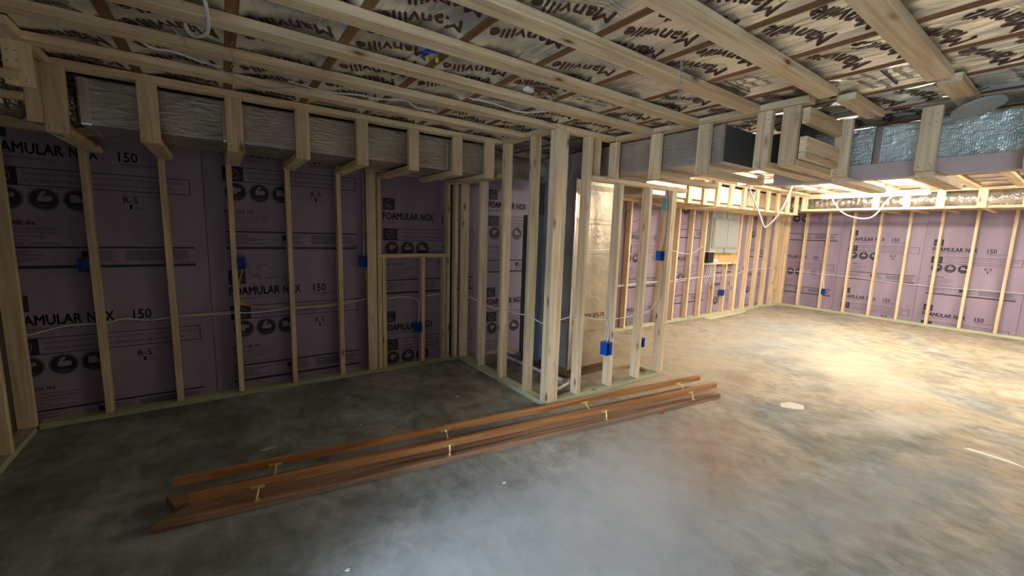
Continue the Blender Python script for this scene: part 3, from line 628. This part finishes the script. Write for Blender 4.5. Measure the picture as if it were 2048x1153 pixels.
lumber('top_plate', 4.5, 10.93, 0, .089, 1.98, 2.018, 'second pine top plate of the breaker panel wall', 'wall plate')
for i, (a, b) in enumerate([(5.86, 5.95), (6.23, 6.32), (6.575, 6.665), (6.945, 7.035), (7.335, 7.425), (7.75, 7.84), (8.13, 8.22), (8.495, 8.585), (8.90, 8.99), (9.24, 9.33)]):
    nm = ORD[i]
    lumber('soffit_upright', a, b, -.77, -.732, 1.895, 2.227, '%s bright pine soffit upright over the breaker panel wall, from the closet' % nm, 'soffit upright', 'uprights over the breaker panel wall')
    lumber('soffit_lookout', a, b, -.692, -.001, 1.895, 1.933, '%s pine lookout over the breaker panel wall, from the closet' % nm, 'soffit lookout', 'lookouts over the breaker panel wall')
lumber('soffit_rail', 5.5, 9.45, -.731, -.693, 1.90, 1.938, 'long pine rail behind the breaker wall soffit uprights', 'soffit rail')
lumber('top_plate', 5.5, 9.45, -.77, -.681, 2.2275, 2.265, 'pine plate over the breaker wall soffit uprights', 'wall plate')

# ------------------------------------------------------------------ far wall
lumber('bottom_plate', 10.93, 11.019, -5.3, -.001, 0, .038, 'treated bottom plate along the far wall', 'wall plate', None, TREAT)
for k in range(-0, 12):
    y = -.356-k*ST
    stud(10.93, 11.019, y-.019, y+.019, .0385, 2.029, '%s pine stud of the far wall from the corner' % ORD[k], 'pine studs of the far wall')
stud(10.93, 11.019, -.04, -.002, .0385, 2.029, 'pine stud of the far wall tight in the corner', 'far corner post studs')
lumber('top_plate', 10.93, 11.019, -5.3, -.001, 2.03, 2.068, 'pine top plate along the far wall', 'wall plate')
lumber('top_plate', 10.93, 11.019, -5.3, -.001, 2.069, 2.107, 'second pine top plate along the far wall', 'wall plate')
for k, (a, b) in enumerate([(-1.87, -1.78), (-2.242, -2.155), (-2.61, -2.52), (-3.02, -2.93), (-3.43, -3.34)]):
    lumber('soffit_upright', 9.45, 9.488, a, b, 1.975, 2.227, '%s pine upright hanging before the shiny flexible duct, from the left' % ORD[k], 'soffit upright', 'uprights before the flexible duct')
    lumber('soffit_lookout', 9.527, 10.929, a+.025, b-.025, 1.975, 2.013, '%s pine lookout under the shiny flexible duct' % ORD[k], 'soffit lookout', 'lookouts under the flexible duct')
lumber('soffit_upright', 9.451, 9.489, -.86, -.772, 1.975, 2.227, 'pine upright at the inner corner of the far soffits', 'soffit upright')
lumber('soffit_rail', 9.489, 9.527, -5.2, -.772, 1.975, 2.013, 'long lower pine rail of the far soffit', 'soffit rail')
lumber('soffit_rail', 9.45, 9.488, -1.779, -.862, 2.189, 2.227, 'upper pine rail of the open far soffit bay', 'soffit rail')
lumber('top_plate', 9.45, 9.539, -5.2, -.772, 2.2275, 2.265, 'pine plate along the top of the far soffit', 'wall plate')

# ------------------------------------------------------------------ furnace and its foil wrapped box
t = empty('furnace', (3.75, -.5, 0))
def part(name, m, parent, bxs, bev=.004):
    bm = bmesh.new(); L = parent.location
    for b in bxs: box(bm, b[0]-L.x, b[1]-L.x, b[2]-L.y, b[3]-L.y, b[4]-L.z, b[5]-L.z)
    if bev: bmesh.ops.bevel(bm, geom=bm.edges[:], offset=bev, segments=2, affect='EDGES')
    return link(name, bake(bm, name, m), parent)
part('cabinet', FURN, t, [(3.48, 4.0, -.655, -.30, .06, 1.63)], .008)
part('access_panel', FURN, t, [(3.472, 3.479, -.64, -.315, .12, .82), (3.472, 3.479, -.64, -.315, .86, 1.58)], .002)
part('base', GREYD, t, [(3.5, 3.98, -.64, -.32, 0, .06)])
part('flue_collar', GREYD, t, [(3.55, 3.9, -.62, -.34, 1.63, 1.95)], .01)
tag(t, 'blue grey furnace cabinet inside the stud closet', 'furnace')
t = duct_box('return_plenum', 3.475, 4.01, -1.14, -.67, .10, 1.955, WRAPB, 'tall golden foil wrapped box standing in the closet', (1.56, 1.27), 2, 'duct')
t.location = t.location
L = t.location
bm = bmesh.new(); box(bm, 3.473-.012-L.x, 3.473+.012-L.x, -1.142-L.y, -1.115-L.y, 0, 1.86, bev=.003); link('corner_tape', bake(bm, 'corner_tape', TAPE), t)
# side sheet: weathered grey insulation jacket
bm = bmesh.new(); box(bm, 3.468-L.x, 3.4735-L.x, -1.128-L.y, -.68-L.y, .02, 1.84)
link('grey_jacket', bake(bm, 'grey_jacket', foil('grey_jacket_foil', (.46, .43, .42), .45, .45, 14, .6)), t)
bm = bmesh.new()
def stamp(body, x0, w, z0, h, off=.02):
    put_text(bm, body, lambda u, v: (x0+u*w-L.x, -1.1415-L.y, z0+v*h-L.z), off)
stamp('TYPE 475-FR', 3.63, .32, .60, .05); stamp('M 17 08 22 17', 3.68, .2, .455, .022, 0); stamp('HESE\nFEET', 3.50, .05, .55, .055)
link('orange_stamp', bake(bm, 'orange_stamp', ORANGE), t)
bm = bmesh.new(); box(bm, 3.50, 4.03, -1.11, -.68, 0, .098, bev=.004)
tag(link('wooden_base', bake(bm, 'wooden_base', wood('old_brown_wood', 0, (.1, .05, .025), (.2, .11, .06)))), 'old brown wooden base under the foil wrapped box', 'base block')
bm = bmesh.new()
for pts in ([(3.36, -.09, .035), (3.32, -.2, .035), (3.33, -.6, .035), (3.37, -1.24, .035), (3.37, -1.28, .035)], [(3.37, -1.27, .036), (3.20, -1.33, .036), (3.0, -1.38, .036)]):
    tube(bm, smoothpath(pts, 4), .0165, 12)
tube(bm, [(3.36, -.09, .035), (3.42, -.1, .035), (3.47, -.25, .035)], .0165, 12)
cyl(bm, (3.37, -1.27, .036), .022, .04, 1); cyl(bm, (3.33, -.16, .036), .022, .04, 1)
tag(link('drain_pipe', bake(bm, 'drain_pipe', PVC, smooth=True)), 'white plastic drain pipe lying on the closet floor', 'pipe')
bm = bmesh.new()
for k in range(26):
    a = 2*math.pi*R.random(); r_ = R.random()**.5; box(bm, *(lambda x, y, s: (x, x+s, y, y+s*.7, 0, .012*R.random()+.004))(3.2+.17*r_*math.cos(a), -1.40+.05*r_*math.sin(a), .012+.03*R.random()))
tag(link('concrete_rubble', bake(bm, 'concrete_rubble', simple('rubble', (.22, .16, .11), .9))), 'brown crumbled debris by the closet corner plate', 'rubble', kind='stuff')

# ------------------------------------------------------------------ electrical boxes
def ebox(x0, x1, y0, y1, z0, z1, label, open_dir='-Y', m=BLUE, md=BLUED):
    t = empty('electrical_box', ((x0+x1)/2, (y0+y1)/2, z0)); L = t.location; w = .003
    a, b, c, d, h = x0-L.x, x1-L.x, y0-L.y, y1-L.y, z1-z0
    bm = bmesh.new()
    if open_dir == '-Y': bx = [(a, b, d-w, d, 0, h), (a, a+w, c, d-w, 0, h), (b-w, b, c, d-w, 0, h), (a+w, b-w, c, d-w, 0, w), (a+w, b-w, c, d-w, h-w, h)]
    else: bx = [(b-w, b, c, d, 0, h), (a, b-w, c, c+w, 0, h), (a, b-w, d-w, d, 0, h), (a, b-w, c+w, d-w, 0, w), (a, b-w, c+w, d-w, h-w, h)]
    for q in bx: box(bm, *q, bev=.0008)
    link('shell', bake(bm, 'shell', m), t)
    bm = bmesh.new()
    for zz in (.012, h-.012):
        if open_dir == '-Y': box(bm, (a+b)/2-.006, (a+b)/2+.006, c+.002, c+.03, zz-.006, zz+.006)
        else: box(bm, a+.002, a+.03, (c+d)/2-.006, (c+d)/2+.006, zz-.006, zz+.006)
    link('screw_boss', bake(bm, 'screw_boss', md), t)
    return tag(t, label, 'electrical box', 'blue electrical boxes')
ebox(-.078, -.0195, -.012, .065, 1.075, 1.17, 'blue electrical box in deep shadow on the first left wall stud')
ebox(.8325, .889, -.012, .065, 1.07, 1.165, 'blue electrical box right of the third left wall stud, wires inside')
ebox(1.808, 1.867, -.012, .065, 1.065, 1.165, 'blue electrical box on the flat stud beside the low opening')
ebox(2.357, 2.4185, -.012, .065, .365, .465, 'blue electrical box under the low sill')
ebox(3.551, 3.6235, -1.55, -1.47, .345, .465, 'largest looking blue electrical box, low on a closet front stud')
ebox(4.069, 4.125, -1.53, -1.455, .345, .44, 'thin looking blue electrical box between closet studs, near the floor')
ebox(4.315, 4.3785, -1.50, -1.44, 1.20, 1.295, 'blue electrical box high on the closet right corner stud')
ebox(8.456, 8.5145, -.012, .065, .36, .47, 'small blue electrical box under the breaker panel shelf')
ebox(10.918, 10.99, -.837, -.782, .35, .46, 'blue electrical box low on the far wall', '-X')
bm = bmesh.new(); box(bm, 4.335, 4.378, -1.5, -1.45, 1.70, 1.80, bev=.002)
tag(link('junction_bracket', bake(bm, 'junction_bracket', simple('pale_teal_plastic', (.2, .38, .42), .4))), 'pale teal junction bracket near the top of the closet corner', 'bracket')
# round blue ceiling box with yellow connectors
t = empty('ceiling_electrical_box', (1.62, -2.03, 2.262))
bm = bmesh.new(); cyl(bm, (0, 0, .012), .055, .02, 2, 28, .052)
bmesh.ops.delete(bm, geom=[f for f in bm.faces if f.normal.z < -.9], context='FACES_ONLY'); cyl(bm, (0, 0, .018), .05, .004, 2, 28)
link('round_box', bake(bm, 'round_box', BLUE), t)
for k, (x, y) in enumerate(((-.02, .01), (.02, -.012))):
    bm = bmesh.new(); cyl(bm, (x, y, -.002), .009, .028, 2, 10, .006); link('wire_connector', bake(bm, 'wire_connector', simple('yellow_nut_%d' % k, (.85, .68, .05), .4)), t)
tag(t, 'round blue ceiling box with yellow wire connectors', 'electrical box')
# torn openings in the foil
def torn(cx, cy, rx, ry, label, m=YELLOWB, rag=True):
    t = empty('torn_insulation', (cx, cy, 2.266)); N = 22
    bm = bmesh.new(); c = bm.verts.new((0, 0, .012)); ring = [bm.verts.new((rx*math.cos(2*math.pi*k/N)*(1+.25*R.random()), ry*math.sin(2*math.pi*k/N)*(1+.25*R.random()), .004+.008*R.random())) for k in range(N)]
    for k in range(N): bm.faces.new((c, ring[(k+1) % N], ring[k]))
    link('exposed_fibre', bake(bm, 'exposed_fibre', m), t)
    if rag:
        bm = bmesh.new()
        for k in range(5):
            a = 2*math.pi*k/5+.4; p = Vector((rx*math.cos(a), ry*math.sin(a), .0)); vs = []
            for i in range(5):
                for j in range(4): vs.append(bm.verts.new(p + Vector((.05*(i/4-.5)+.008*R.random(), .045*(j/3-.5)+.008*R.random(), -.004-.016*R.random()))))
            for i in range(4):
                for j in range(3): bm.faces.new((vs[i*4+j], vs[i*4+j+1], vs[(i+1)*4+j+1], vs[(i+1)*4+j]))
        link('foil_flap', bake(bm, 'foil_flap', FLEX, smooth=True), t)
    return tag(t, label, 'torn insulation')
torn(2.36, -1.985, .075, .04, 'torn foil with brown fibre showing above the closet corner', simple('brown_fibre', (.3, .13, .05), .9, bump=.8, bscale=50))
torn(1.50, -2.15, .09, .05, 'dark gap in the foil showing orange subfloor, top centre', simple('orange_subfloor', (.32, .15, .04), .7), False)
torn(3.46, -2.13, .06, .035, 'yellow fibre poking out near the strap end by the duct soffit')
torn(3.46, -3.04, .06, .04, 'white and yellow fibre scrap at the end of a strap over the jog', simple('white_fibre', (.8, .76, .68), .9))
bm = bmesh.new(); bmesh.ops.create_icosphere(bm, subdivisions=3, radius=.034, matrix=Matrix.Translation((2.24, -1.985, 2.262)) @ Matrix.Diagonal((1.1, .9, .5, 1)))
for v in bm.verts: v.co += Vector((noise.noise(v.co*40), noise.noise(v.co*44+Vector((3, 0, 0))), noise.noise(v.co*41+Vector((0, 5, 0)))))*.008
tag(link('foam_lump', bake(bm, 'foam_lump', simple('cream_foam', (.85, .8, .66), .8), smooth=True)), 'cream lump of hardened spray foam in the torn foil', 'foam lump')

# ------------------------------------------------------------------ chains
def chain(x, y, z0, z1, label):
    bm = bmesh.new(); z = z0; k = 0
    while z > z1:
        pts = []
        for i in range(12):
            a = 2*math.pi*i/12; u_, v_ = .0055*math.cos(a), .010*math.sin(a)
            pts.append((x+(u_ if k % 2 else .002*R.random()), y+(0 if k % 2 else u_), z-.01+v_))
        tube(bm, pts, .0015, 5, closed=True); z -= .0155; k += 1
    tube(bm, [(x, y, z0+.01), (x+.006, y, z0+.018), (x, y, z0+.028)], .002, 6)
    return tag(link('hanging_chain', bake(bm, 'hanging_chain', STEEL, smooth=True)), label, 'chain', 'thin steel chains from the ceiling')
chain(.822, -1.60, 2.245, 2.115, 'short steel chain dangling among the left straps')
chain(2.50, -2.80, 2.24, 2.085, 'steel chain dangling between the bright straps at upper right')

# ------------------------------------------------------------------ cables
cable('electrical_cable', [(-.90, .03, .64), (-.478, .035, .652), (-.346, .035, .66), (-.18, .035, .7), (.025, .035, .703), (.127, .035, .723), (.265, .035, .698), (.427, .035, .713), (.566, .035, .708), (.814, .035, .704)], 'white cable sagging between the darkest left wall studs')
cable('electrical_cable', [(.427, .03, .719), (.566, .03, .718), (.70, .03, .721), (.80, .03, .722), (.832, .03, .76), (.832, .03, .86), (.84, .03, .961), (.868, .03, 1.066)], 'yellow cable rising to the box on the third left wall stud', .004, YELC)
cable('electrical_cable', [(.868, .025, 1.066), (.838, .025, .95), (.833, .025, .80), (.904, .025, .757), (1.011, .025, .735), (1.201, .025, .726), (1.444, .025, .722), (1.663, .025, .738), (1.852, .025, .752), (1.863, .025, .813), (1.863, .025, .936), (1.85, .03, 1.064)], 'yellow cable looping between two blue boxes on the left wall', .004, YELC)
cable('electrical_cable', [(.814, .035, .703), (.973, .035, .697), (1.085, .035, .703), (1.2, .035, .71), (1.444, .035, .709), (1.662, .035, .72), (1.915, .045, .754)], 'white cable running beside the yellow one on the left wall')
cable('electrical_cable', [(1.858, .07, 2.0), (1.856, .05, 1.7), (1.853, .04, 1.4), (1.845, .03, 1.166)], 'white cable dropping from above to the box beside the flat stud')
cable('electrical_cable', [(1.99, .04, .735), (2.053, .03, .737), (2.197, .03, .748), (2.33, .03, .728), (2.392, .03, .69), (2.405, .03, .6), (2.39, .03, .466)], 'white cable curving down to the box under the low sill')
cable('electrical_cable', [(2.40, .03, .64), (2.42, .03, .70), (2.497, .03, .741), (2.68, .04, .752)], 'white cable leaving the low sill box to the right')
cable('electrical_cable', [(2.905, -.02, .727), (2.905, -.2, .722), (2.905, -.331, .709), (2.905, -.6, .69), (2.905, -.80, .705), (2.905, -1.0, .705), (2.905, -1.21, .713), (2.905, -1.394, .688), (2.92, -1.49, .69)], 'white cable threaded through the closet side studs', .006)
cable('electrical_cable', [(2.932, -1.49, .704), (3.074, -1.49, .732), (3.237, -1.49, .743), (3.35, -1.49, .71), (3.50, -1.49, .675), (3.591, -1.49, .663), (3.612, -1.50, .593), (3.606, -1.51, .515), (3.59, -1.51, .463)], 'white cable from the closet corner to the low blue box', .005)
cable('electrical_cable', [(3.604, -1.48, .662), (3.812, -1.48, .661), (4.045, -1.48, .674), (4.224, -1.48, .698), (4.314, -1.48, .762), (4.384, -1.48, .80)], 'white cable crossing to the closet right corner', .005)
cable('electrical_cable', [(4.33, -1.5, 1.885), (4.365, -1.5, 1.80), (4.372, -1.5, 1.6), (4.365, -1.5, 1.409), (4.34, -1.49, 1.29)], 'thin cable down the closet right corner to the upper box', .0035, simple('grey_cable', (.25, .22, .2), .5))
cable('electrical_cable', [(4.35, -1.48, 1.205), (4.372, -1.5, 1.158), (4.376, -1.5, 1.005), (4.376, -1.5, .85), (4.384, -1.48, .80)], 'thin cable from the upper closet box down the corner stud', .0035, simple('grey_cable_two', (.4, .38, .36), .5))
cable('electrical_cable', [(4.6, .03, .71), (5.196, .03, .711), (5.575, .03, .70), (6.288, .03, .72), (6.754, .03, .707), (7.033, .03, .729), (7.70, .03, .74), (8.045, .03, .748)], 'pair of white cables low behind the closet, upper one', .006)
cable('electrical_cable', [(4.6, .045, .69), (5.575, .045, .68), (6.288, .045, .70), (6.9, .045, .69), (7.70, .045, .73)], 'pair of white cables low behind the closet, lower one', .006)
cable('electrical_cable', [(8.045, .03, .748), (8.502, .03, .745), (8.913, .03, .741), (9.10, .03, .77), (9.333, .03, .817), (9.773, .03, .825), (10.127, .03, .826), (10.85, .03, .834)], 'white cable rising right of the breaker panel')
cable('electrical_cable', [(10.975, -.02, .775), (10.975, -.337, .775), (10.975, -.72, .757), (10.975, -.775, .72), (10.96, -.80, .55), (10.955, -.81, .462)], 'white cable along the far wall dropping to its blue box')
cable('electrical_cable', [(10.96, -.815, .462), (10.968, -.785, .64), (10.975, -.82, .757), (10.975, -1.679, .731), (10.975, -2.3, .712), (10.975, -2.9, .72), (10.975, -3.415, .725), (10.975, -4.6, .73)], 'long white cable along the far wall to the right')
cable('electrical_cable', [(.66, -1.70, 2.262), (.675, -1.695, 2.225), (.70, -1.71, 2.215), (.735, -1.80, 2.21), (.742, -1.9, 2.225), (.735, -1.99, 2.255)], 'white cable loop hanging between two upper left straps', .007)
cable('electrical_cable', [(.46, -1.40, 2.262), (.52, -1.37, 2.235), (.60, -1.33, 2.25), (.697, -1.25, 2.255), (.78, -1.2, 2.262)], 'white cable pair resting over the left straps', .006)
cable('electrical_cable', [(.62, -1.60, 2.258), (.70, -1.42, 2.222), (.80, -1.27, 2.221), (.915, -1.146, 2.221), (1.013, -1.135, 2.221), (1.12, -1.2, 2.235), (1.2, -1.26, 2.262)], 'long cable draped under the strap left of centre', .0035, simple('grey_cable_three', (.5, .48, .44), .5))
cable('electrical_cable', [(1.10, -1.20, 2.262), (1.3, -1.19, 2.25), (1.5, -1.22, 2.262), (1.6, -1.26, 2.25), (1.75, -1.32, 2.258), (1.86, -1.24, 2.25), (2.0, -1.22, 2.262)], 'white cable wandering along the foil left of the closet', .005)
cable('electrical_cable', [(2.05, -1.62, 2.262), (2.2, -1.67, 2.248), (2.45, -1.63, 2.25), (2.62, -1.76, 2.262)], 'white cable along the foil above the closet corner', .005)
cable('electrical_cable', [(7.73, .03, 1.30), (7.3, .0, 1.17), (6.9, -.02, 1.19), (6.5, .0, 1.28)], 'white cable drooping across studs left of the breaker panel', .005)
for k in range(7):
    x = 7.80+.045*k; z = .70-.03*(k % 3)
    cable('electrical_cable', [(7.78+.02*k, -.02, 1.16-.01*k), (x, -.035, 1.0), (x+.02*math.sin(k), -.03, .85), (x-.03, -.01, z), (x+.05*math.cos(k*2), .0, z-.06)], 'white cable tail tangled below the breaker panel shelf', .004, group='cable tails below the breaker panel')
cable('electrical_cable', [(7.76, .03, 1.93), (7.80, .02, 1.7), (7.82, .02, 1.5), (7.76, .02, 1.33)], 'tan cable down the left side of the breaker panel', .007, simple('tan_cable', (.5, .4, .28), .5))
bm = bmesh.new()
for k in range(9):
    pts = []
    for i in range(28):
        a = 2*math.pi*i/28; pts.append((4.07+.004*k+.004*R.random(), -1.06+.05*math.cos(a)+.004*k, 1.78+.17*math.sin(a)+.006*k))
    tube(bm, pts, .012, 6, closed=True)
tag(link('cable_coil', bake(bm, 'cable_coil', BLACKP, smooth=True)), 'coil of black cable hung behind the closet studs', 'coil')
for k, (r_, cx, cz) in enumerate(((.19, 5.78, 1.66), (.13, 5.82, 1.78))):
    cable('electrical_cable', [(cx+r_*math.cos(a*.35), .05, cz+r_*math.sin(a*.35)) for a in range(3, 17)], 'thin black cable loop on the foam behind the closet, %s' % ('larger' if k == 0 else 'smaller'), .0035, BLACKP, 2)

# ------------------------------------------------------------------ breaker panel
t = empty('backing_board', (8.33, .08, 1.0))
bm = bmesh.new(); box(bm, 7.745-8.33, 8.918-8.33, -.012, .004, .002, .935); link('strand_board_sheet', bake(bm, 'strand_board_sheet', OSB), t)
tag(t, 'orange strand board behind the grey breaker panel', 'backing board')
t = empty('breaker_panel', (8.28, .0, 1.2))
part('panel_body', GREYP, t, [(7.83, 8.30, -.03, .066, 1.17, 1.925), (8.33, 8.78, -.03, .066, 1.17, 1.925)], .004)
part('cover', simple('grey_cover', (.36, .36, .33), .4), t, [(7.86, 8.76, -.05, -.031, 1.26, 1.80)], .004)
part('door', GREYP, t, [(7.90, 8.32, -.057, -.051, 1.29, 1.77), (8.34, 8.72, -.057, -.051, 1.29, 1.77)], .002)
part('latch', STEEL, t, [(8.0, 8.1, -.036, -.031, 1.83, 1.85), (8.5, 8.6, -.036, -.031, 1.83, 1.85)], .001)
tag(t, 'double grey breaker panel on the lit wall', 'breaker panel')
t = empty('control_box', (7.86, -.01, 1.002))
part('black_case', BLACKP, t, [(7.75, 7.93, -.06, .06, 1.002, 1.19)], .006)
part('white_top', WHITEM, t, [(7.75, 7.95, -.065, .06, 1.191, 1.205)], .003)
tag(t, 'small black box with a white top on the panel shelf', 'electrical box')
t = empty('white_device', (8.08, .0, 1.002)); part('case', WHITEM, t, [(8.0, 8.16, -.03, .05, 1.002, 1.06)], .01)
tag(t, 'small white device beside the black box on the panel shelf', 'device')

# ------------------------------------------------------------------ shop lights
def shop_light(p0, p1, label, power, r=.021):
    p0, p1 = Vector(p0), Vector(p1); c = (p0+p1)/2; t = empty('shop_light', c); d = (p1-p0); L_ = d.length
    ax = 0 if abs(d.x) > abs(d.y) else 1
    bm = bmesh.new(); h = L_/2
    if ax: box(bm, -.03, .03, -h, h, .018, .045, bev=.004)
    else: box(bm, -h, h, -.03, .03, .018, .045, bev=.004)
    link('housing', bake(bm, 'housing', WHITEM), t)
    bm = bmesh.new(); cyl(bm, (0, 0, 0), r, L_-.04, ax, 18); link('tube', bake(bm, 'tube', TUBE, smooth=False), t)
    bm = bmesh.new()
    for s in (-1, 1):
        if ax: box(bm, -.026, .026, s*h-.01, s*h+.01, -.024, .02, bev=.003)
        else: box(bm, s*h-.01, s*h+.01, -.026, .026, -.024, .02, bev=.003)
    link('end_cap', bake(bm, 'end_cap', WHITEM), t)
    bm = bmesh.new()
    for s in (-.85, .85):
        e = (0, s*h, .04) if ax else (s*h, 0, .04); top = 2.222-c.z
        for q in (-.02, .02):
            tube(bm, [(e[0]+(q if ax else 0), e[1]+(0 if ax else q), .04), (e[0], e[1], max(top, .06))], .0025, 5)
    link('hanger_wire', bake(bm, 'hanger_wire', WHITEC), t)
    lo = lamp('shop_light_glow', (c.x, c.y, c.z-.03), (0, 0, -1), .05 if ax else L_, L_ if ax else .05, power*LAMP_W, (1, .92, .78))
    return tag(t, label, 'light', 'LED tube shop lights')
shop_light((8.45, -1.40, 2.13), (8.45, -2.62, 2.13), 'lit tube shop light hanging nearest the far wall', 9, .03)
shop_light((6.45, -1.10, 2.17), (6.45, -1.79, 2.17), 'lit tube light glimpsed under the duct soffit, with a hanging cord', 2, .012)
shop_light((6.45, -1.93, 2.17), (6.45, -2.60, 2.17), 'lit tube light whose rounded end shows beside the soffit jog', 1.5, .013)
shop_light((8.6, -4.9, 2.13), (9.82, -4.9, 2.13), 'second added fill tube light, unseen past the right edge', 12, .028)  # unseen lamp added to light the far room more evenly
shop_light((6.3, -4.75, 2.13), (7.52, -4.75, 2.13), 'added fill tube light, unseen past the right edge', 8, .024)  # also added out of view, to even out the far room
cable('power_cord', [(8.45, -1.5, 2.17), (8.40, -1.56, 2.10), (8.38, -1.64, 1.96), (8.38, -1.76, 1.85), (8.38, -1.93, 1.79), (8.38, -2.06, 1.80), (8.38, -2.14, 1.89), (8.40, -2.2, 2.02), (8.42, -2.28, 2.13), (8.44, -2.3, 2.21)], 'white power cord looping below the tube light nearest the far wall', .009)
cable('power_cord', [(6.30, -1.40, 2.24), (6.30, -1.37, 2.12), (6.30, -1.345, 2.06), (6.30, -1.39, 1.96), (6.30, -1.46, 1.82), (6.30, -1.55, 1.62), (6.32, -1.58, 1.60), (6.35, -1.66, 1.71), (6.38, -1.74, 1.90), (6.42, -1.78, 2.10), (6.44, -1.79, 2.16)], 'white power cord hanging in a deep vee under the duct soffit', .009)

# ------------------------------------------------------------------ handrails lying on the floor
def handrail(p0, p1, w, dcap, brackets, label, rail_off, rail_h, ra, rb, foot):
    """backing board flat on the floor from p0 to p1 (front edge), rail standing off on brackets"""
    p0, p1 = Vector(p0), Vector(p1); d = p1-p0; Ln = d.length; ang = math.atan2(d.y, d.x)
    t = empty('handrail', (p0.x, p0.y, 0)); t.rotation_euler = (0, 0, ang)
    def prism(name, pts, z0, z1, m, bev, parent=t):
        bm = bmesh.new(); b = [bm.verts.new((x, y, z0)) for x, y in pts]; c = [bm.verts.new((x, y, z1)) for x, y in pts]; n_ = len(pts)
        bm.faces.new(b[::-1]); bm.faces.new(c)
        for k in range(n_): bm.faces.new((b[k], b[(k+1) % n_], c[(k+1) % n_], c[k]))
        bmesh.ops.bevel(bm, geom=bm.edges[:], offset=bev, segments=3, affect='EDGES')
        return link(name, bake(bm, name, m), parent)
    prism('backing_board', [(0, 0), (Ln, 0), (Ln-.03, w), (dcap, w)], .001, .040, WALNUT[0], .003)
    prism('rail', [(ra, rail_off), (rb, rail_off), (rb, rail_off+.036), (ra, rail_off+.036)], rail_h, rail_h+.042, WALNUT[1], .005)
    for bx in brackets:
        bm = bmesh.new()
        y0 = foot; zt = rail_h
        cyl(bm, (bx-.004, y0, .045), .017, .007, 2, 16)
        tube(bm, smoothpath([(bx-.004, y0, .046), (bx, y0+.004, .062), (bx+.004, rail_off-.016, rail_h-.002), (bx+.006, rail_off-.004, rail_h+.016)], 4), .0062, 8)
        box(bm, bx-.03, bx+.036, rail_off-.0035, rail_off-.0005, rail_h+.006, rail_h+.022, bev=.001)
        for s in (-.02, .024): cyl(bm, (bx+s, rail_off-.005, rail_h+.014), .0045, .004, 1, 10)
        link('bracket', bake(bm, 'bracket', BRASS, smooth=False), t)
    return tag(t, label, 'handrail', 'dark wood handrails on the floor')
handrail((.398, -1.652, 0), (4.372, -2.20, 0), .128, .135, (.42, 1.45, 2.70, 3.66), 'nearer dark wood handrail and backing board lying on the floor', .042, .082, .14, 4.01, .012)
handrail((.475, -1.538, 0), (4.30, -2.058, 0), .128, -.06, (.43, 1.43, 2.6, 3.68), 'farther dark wood handrail and backing board lying beyond the other', .112, .082, -.03, 3.98, .05)
# short second trim strip, loose chips and small floor things
def chip(cx, cy, pts, h, m, label, name, cat, z=0.0):
    bm = bmesh.new(); b = [bm.verts.new((cx+x, cy+y, z+.0005)) for x, y in pts]; c = [bm.verts.new((cx+x*.94, cy+y*.94, z+h)) for x, y in pts]; n_ = len(pts)
    bm.faces.new(b[::-1]); bm.faces.new(c)
    for k in range(n_): bm.faces.new((b[k], b[(k+1) % n_], c[(k+1) % n_], c[k]))
    return tag(link(name, bake(bm, name, m)), label, cat)
PLAST = simple('cream_plaster', (.84, .82, .70), .8)
chip(4.75, -2.62, [(-.10, .03), (-.02, .075), (.09, .04), (.12, -.06), (.02, -.10), (-.05, -.05)], .003, PLAST, 'cream white patch of dried plaster on the lit floor', 'plaster_patch', 'plaster patch')
chip(5.03, -3.73, [(-.02, .11), (.03, .08), (.015, -.12), (-.04, -.20), (-.02, -.02)], .002, PLAST, 'long thin white plaster smear near the right edge of the floor', 'plaster_smear', 'plaster patch')
chip(.91, -1.074, [(-.05, -.01), (0, .02), (.055, .012), (.05, -.015), (-.01, -.025)], .002, simple('pale_mortar', (.5, .48, .44), .8), 'small pale mortar smear on the floor before the handrails', 'mortar_smear', 'plaster patch')
chip(8.65, -.09, [(-.79, .07), (.78, .05), (.45, -.03), (-.83, -.10)], .008, simple('pale_board', (.75, .66, .48), .6), 'thin pale wood strip lying by the breaker panel wall', 'wood_strip', 'wood strip')
chip(3.62, -2.118, [(-.015, .006), (.012, .01), (.016, -.004), (-.01, -.01)], .012, simple('red_plastic', (.5, .03, .02), .4), 'tiny red plastic piece by the nearer handrail', 'plastic_scrap', 'scrap', .0)
for k, (x, y) in enumerate(((2.62, -1.20), (2.35, -.95), (1.55, -.5), (1.9, -.42), (1.1, -2.35), (2.0, -2.2), (1.5, -1.05), (1.35, -2.9))):
    s = .008+.008*R.random()
    chip(x, y, [(-s, 0), (0, s*.7), (s*1.3, .2*s), (s*.4, -s)], .003, PLAST, 'tiny pale crumb lying on the bare concrete floor', 'floor_crumb', 'crumb')['group'] = 'pale crumbs on the floor'
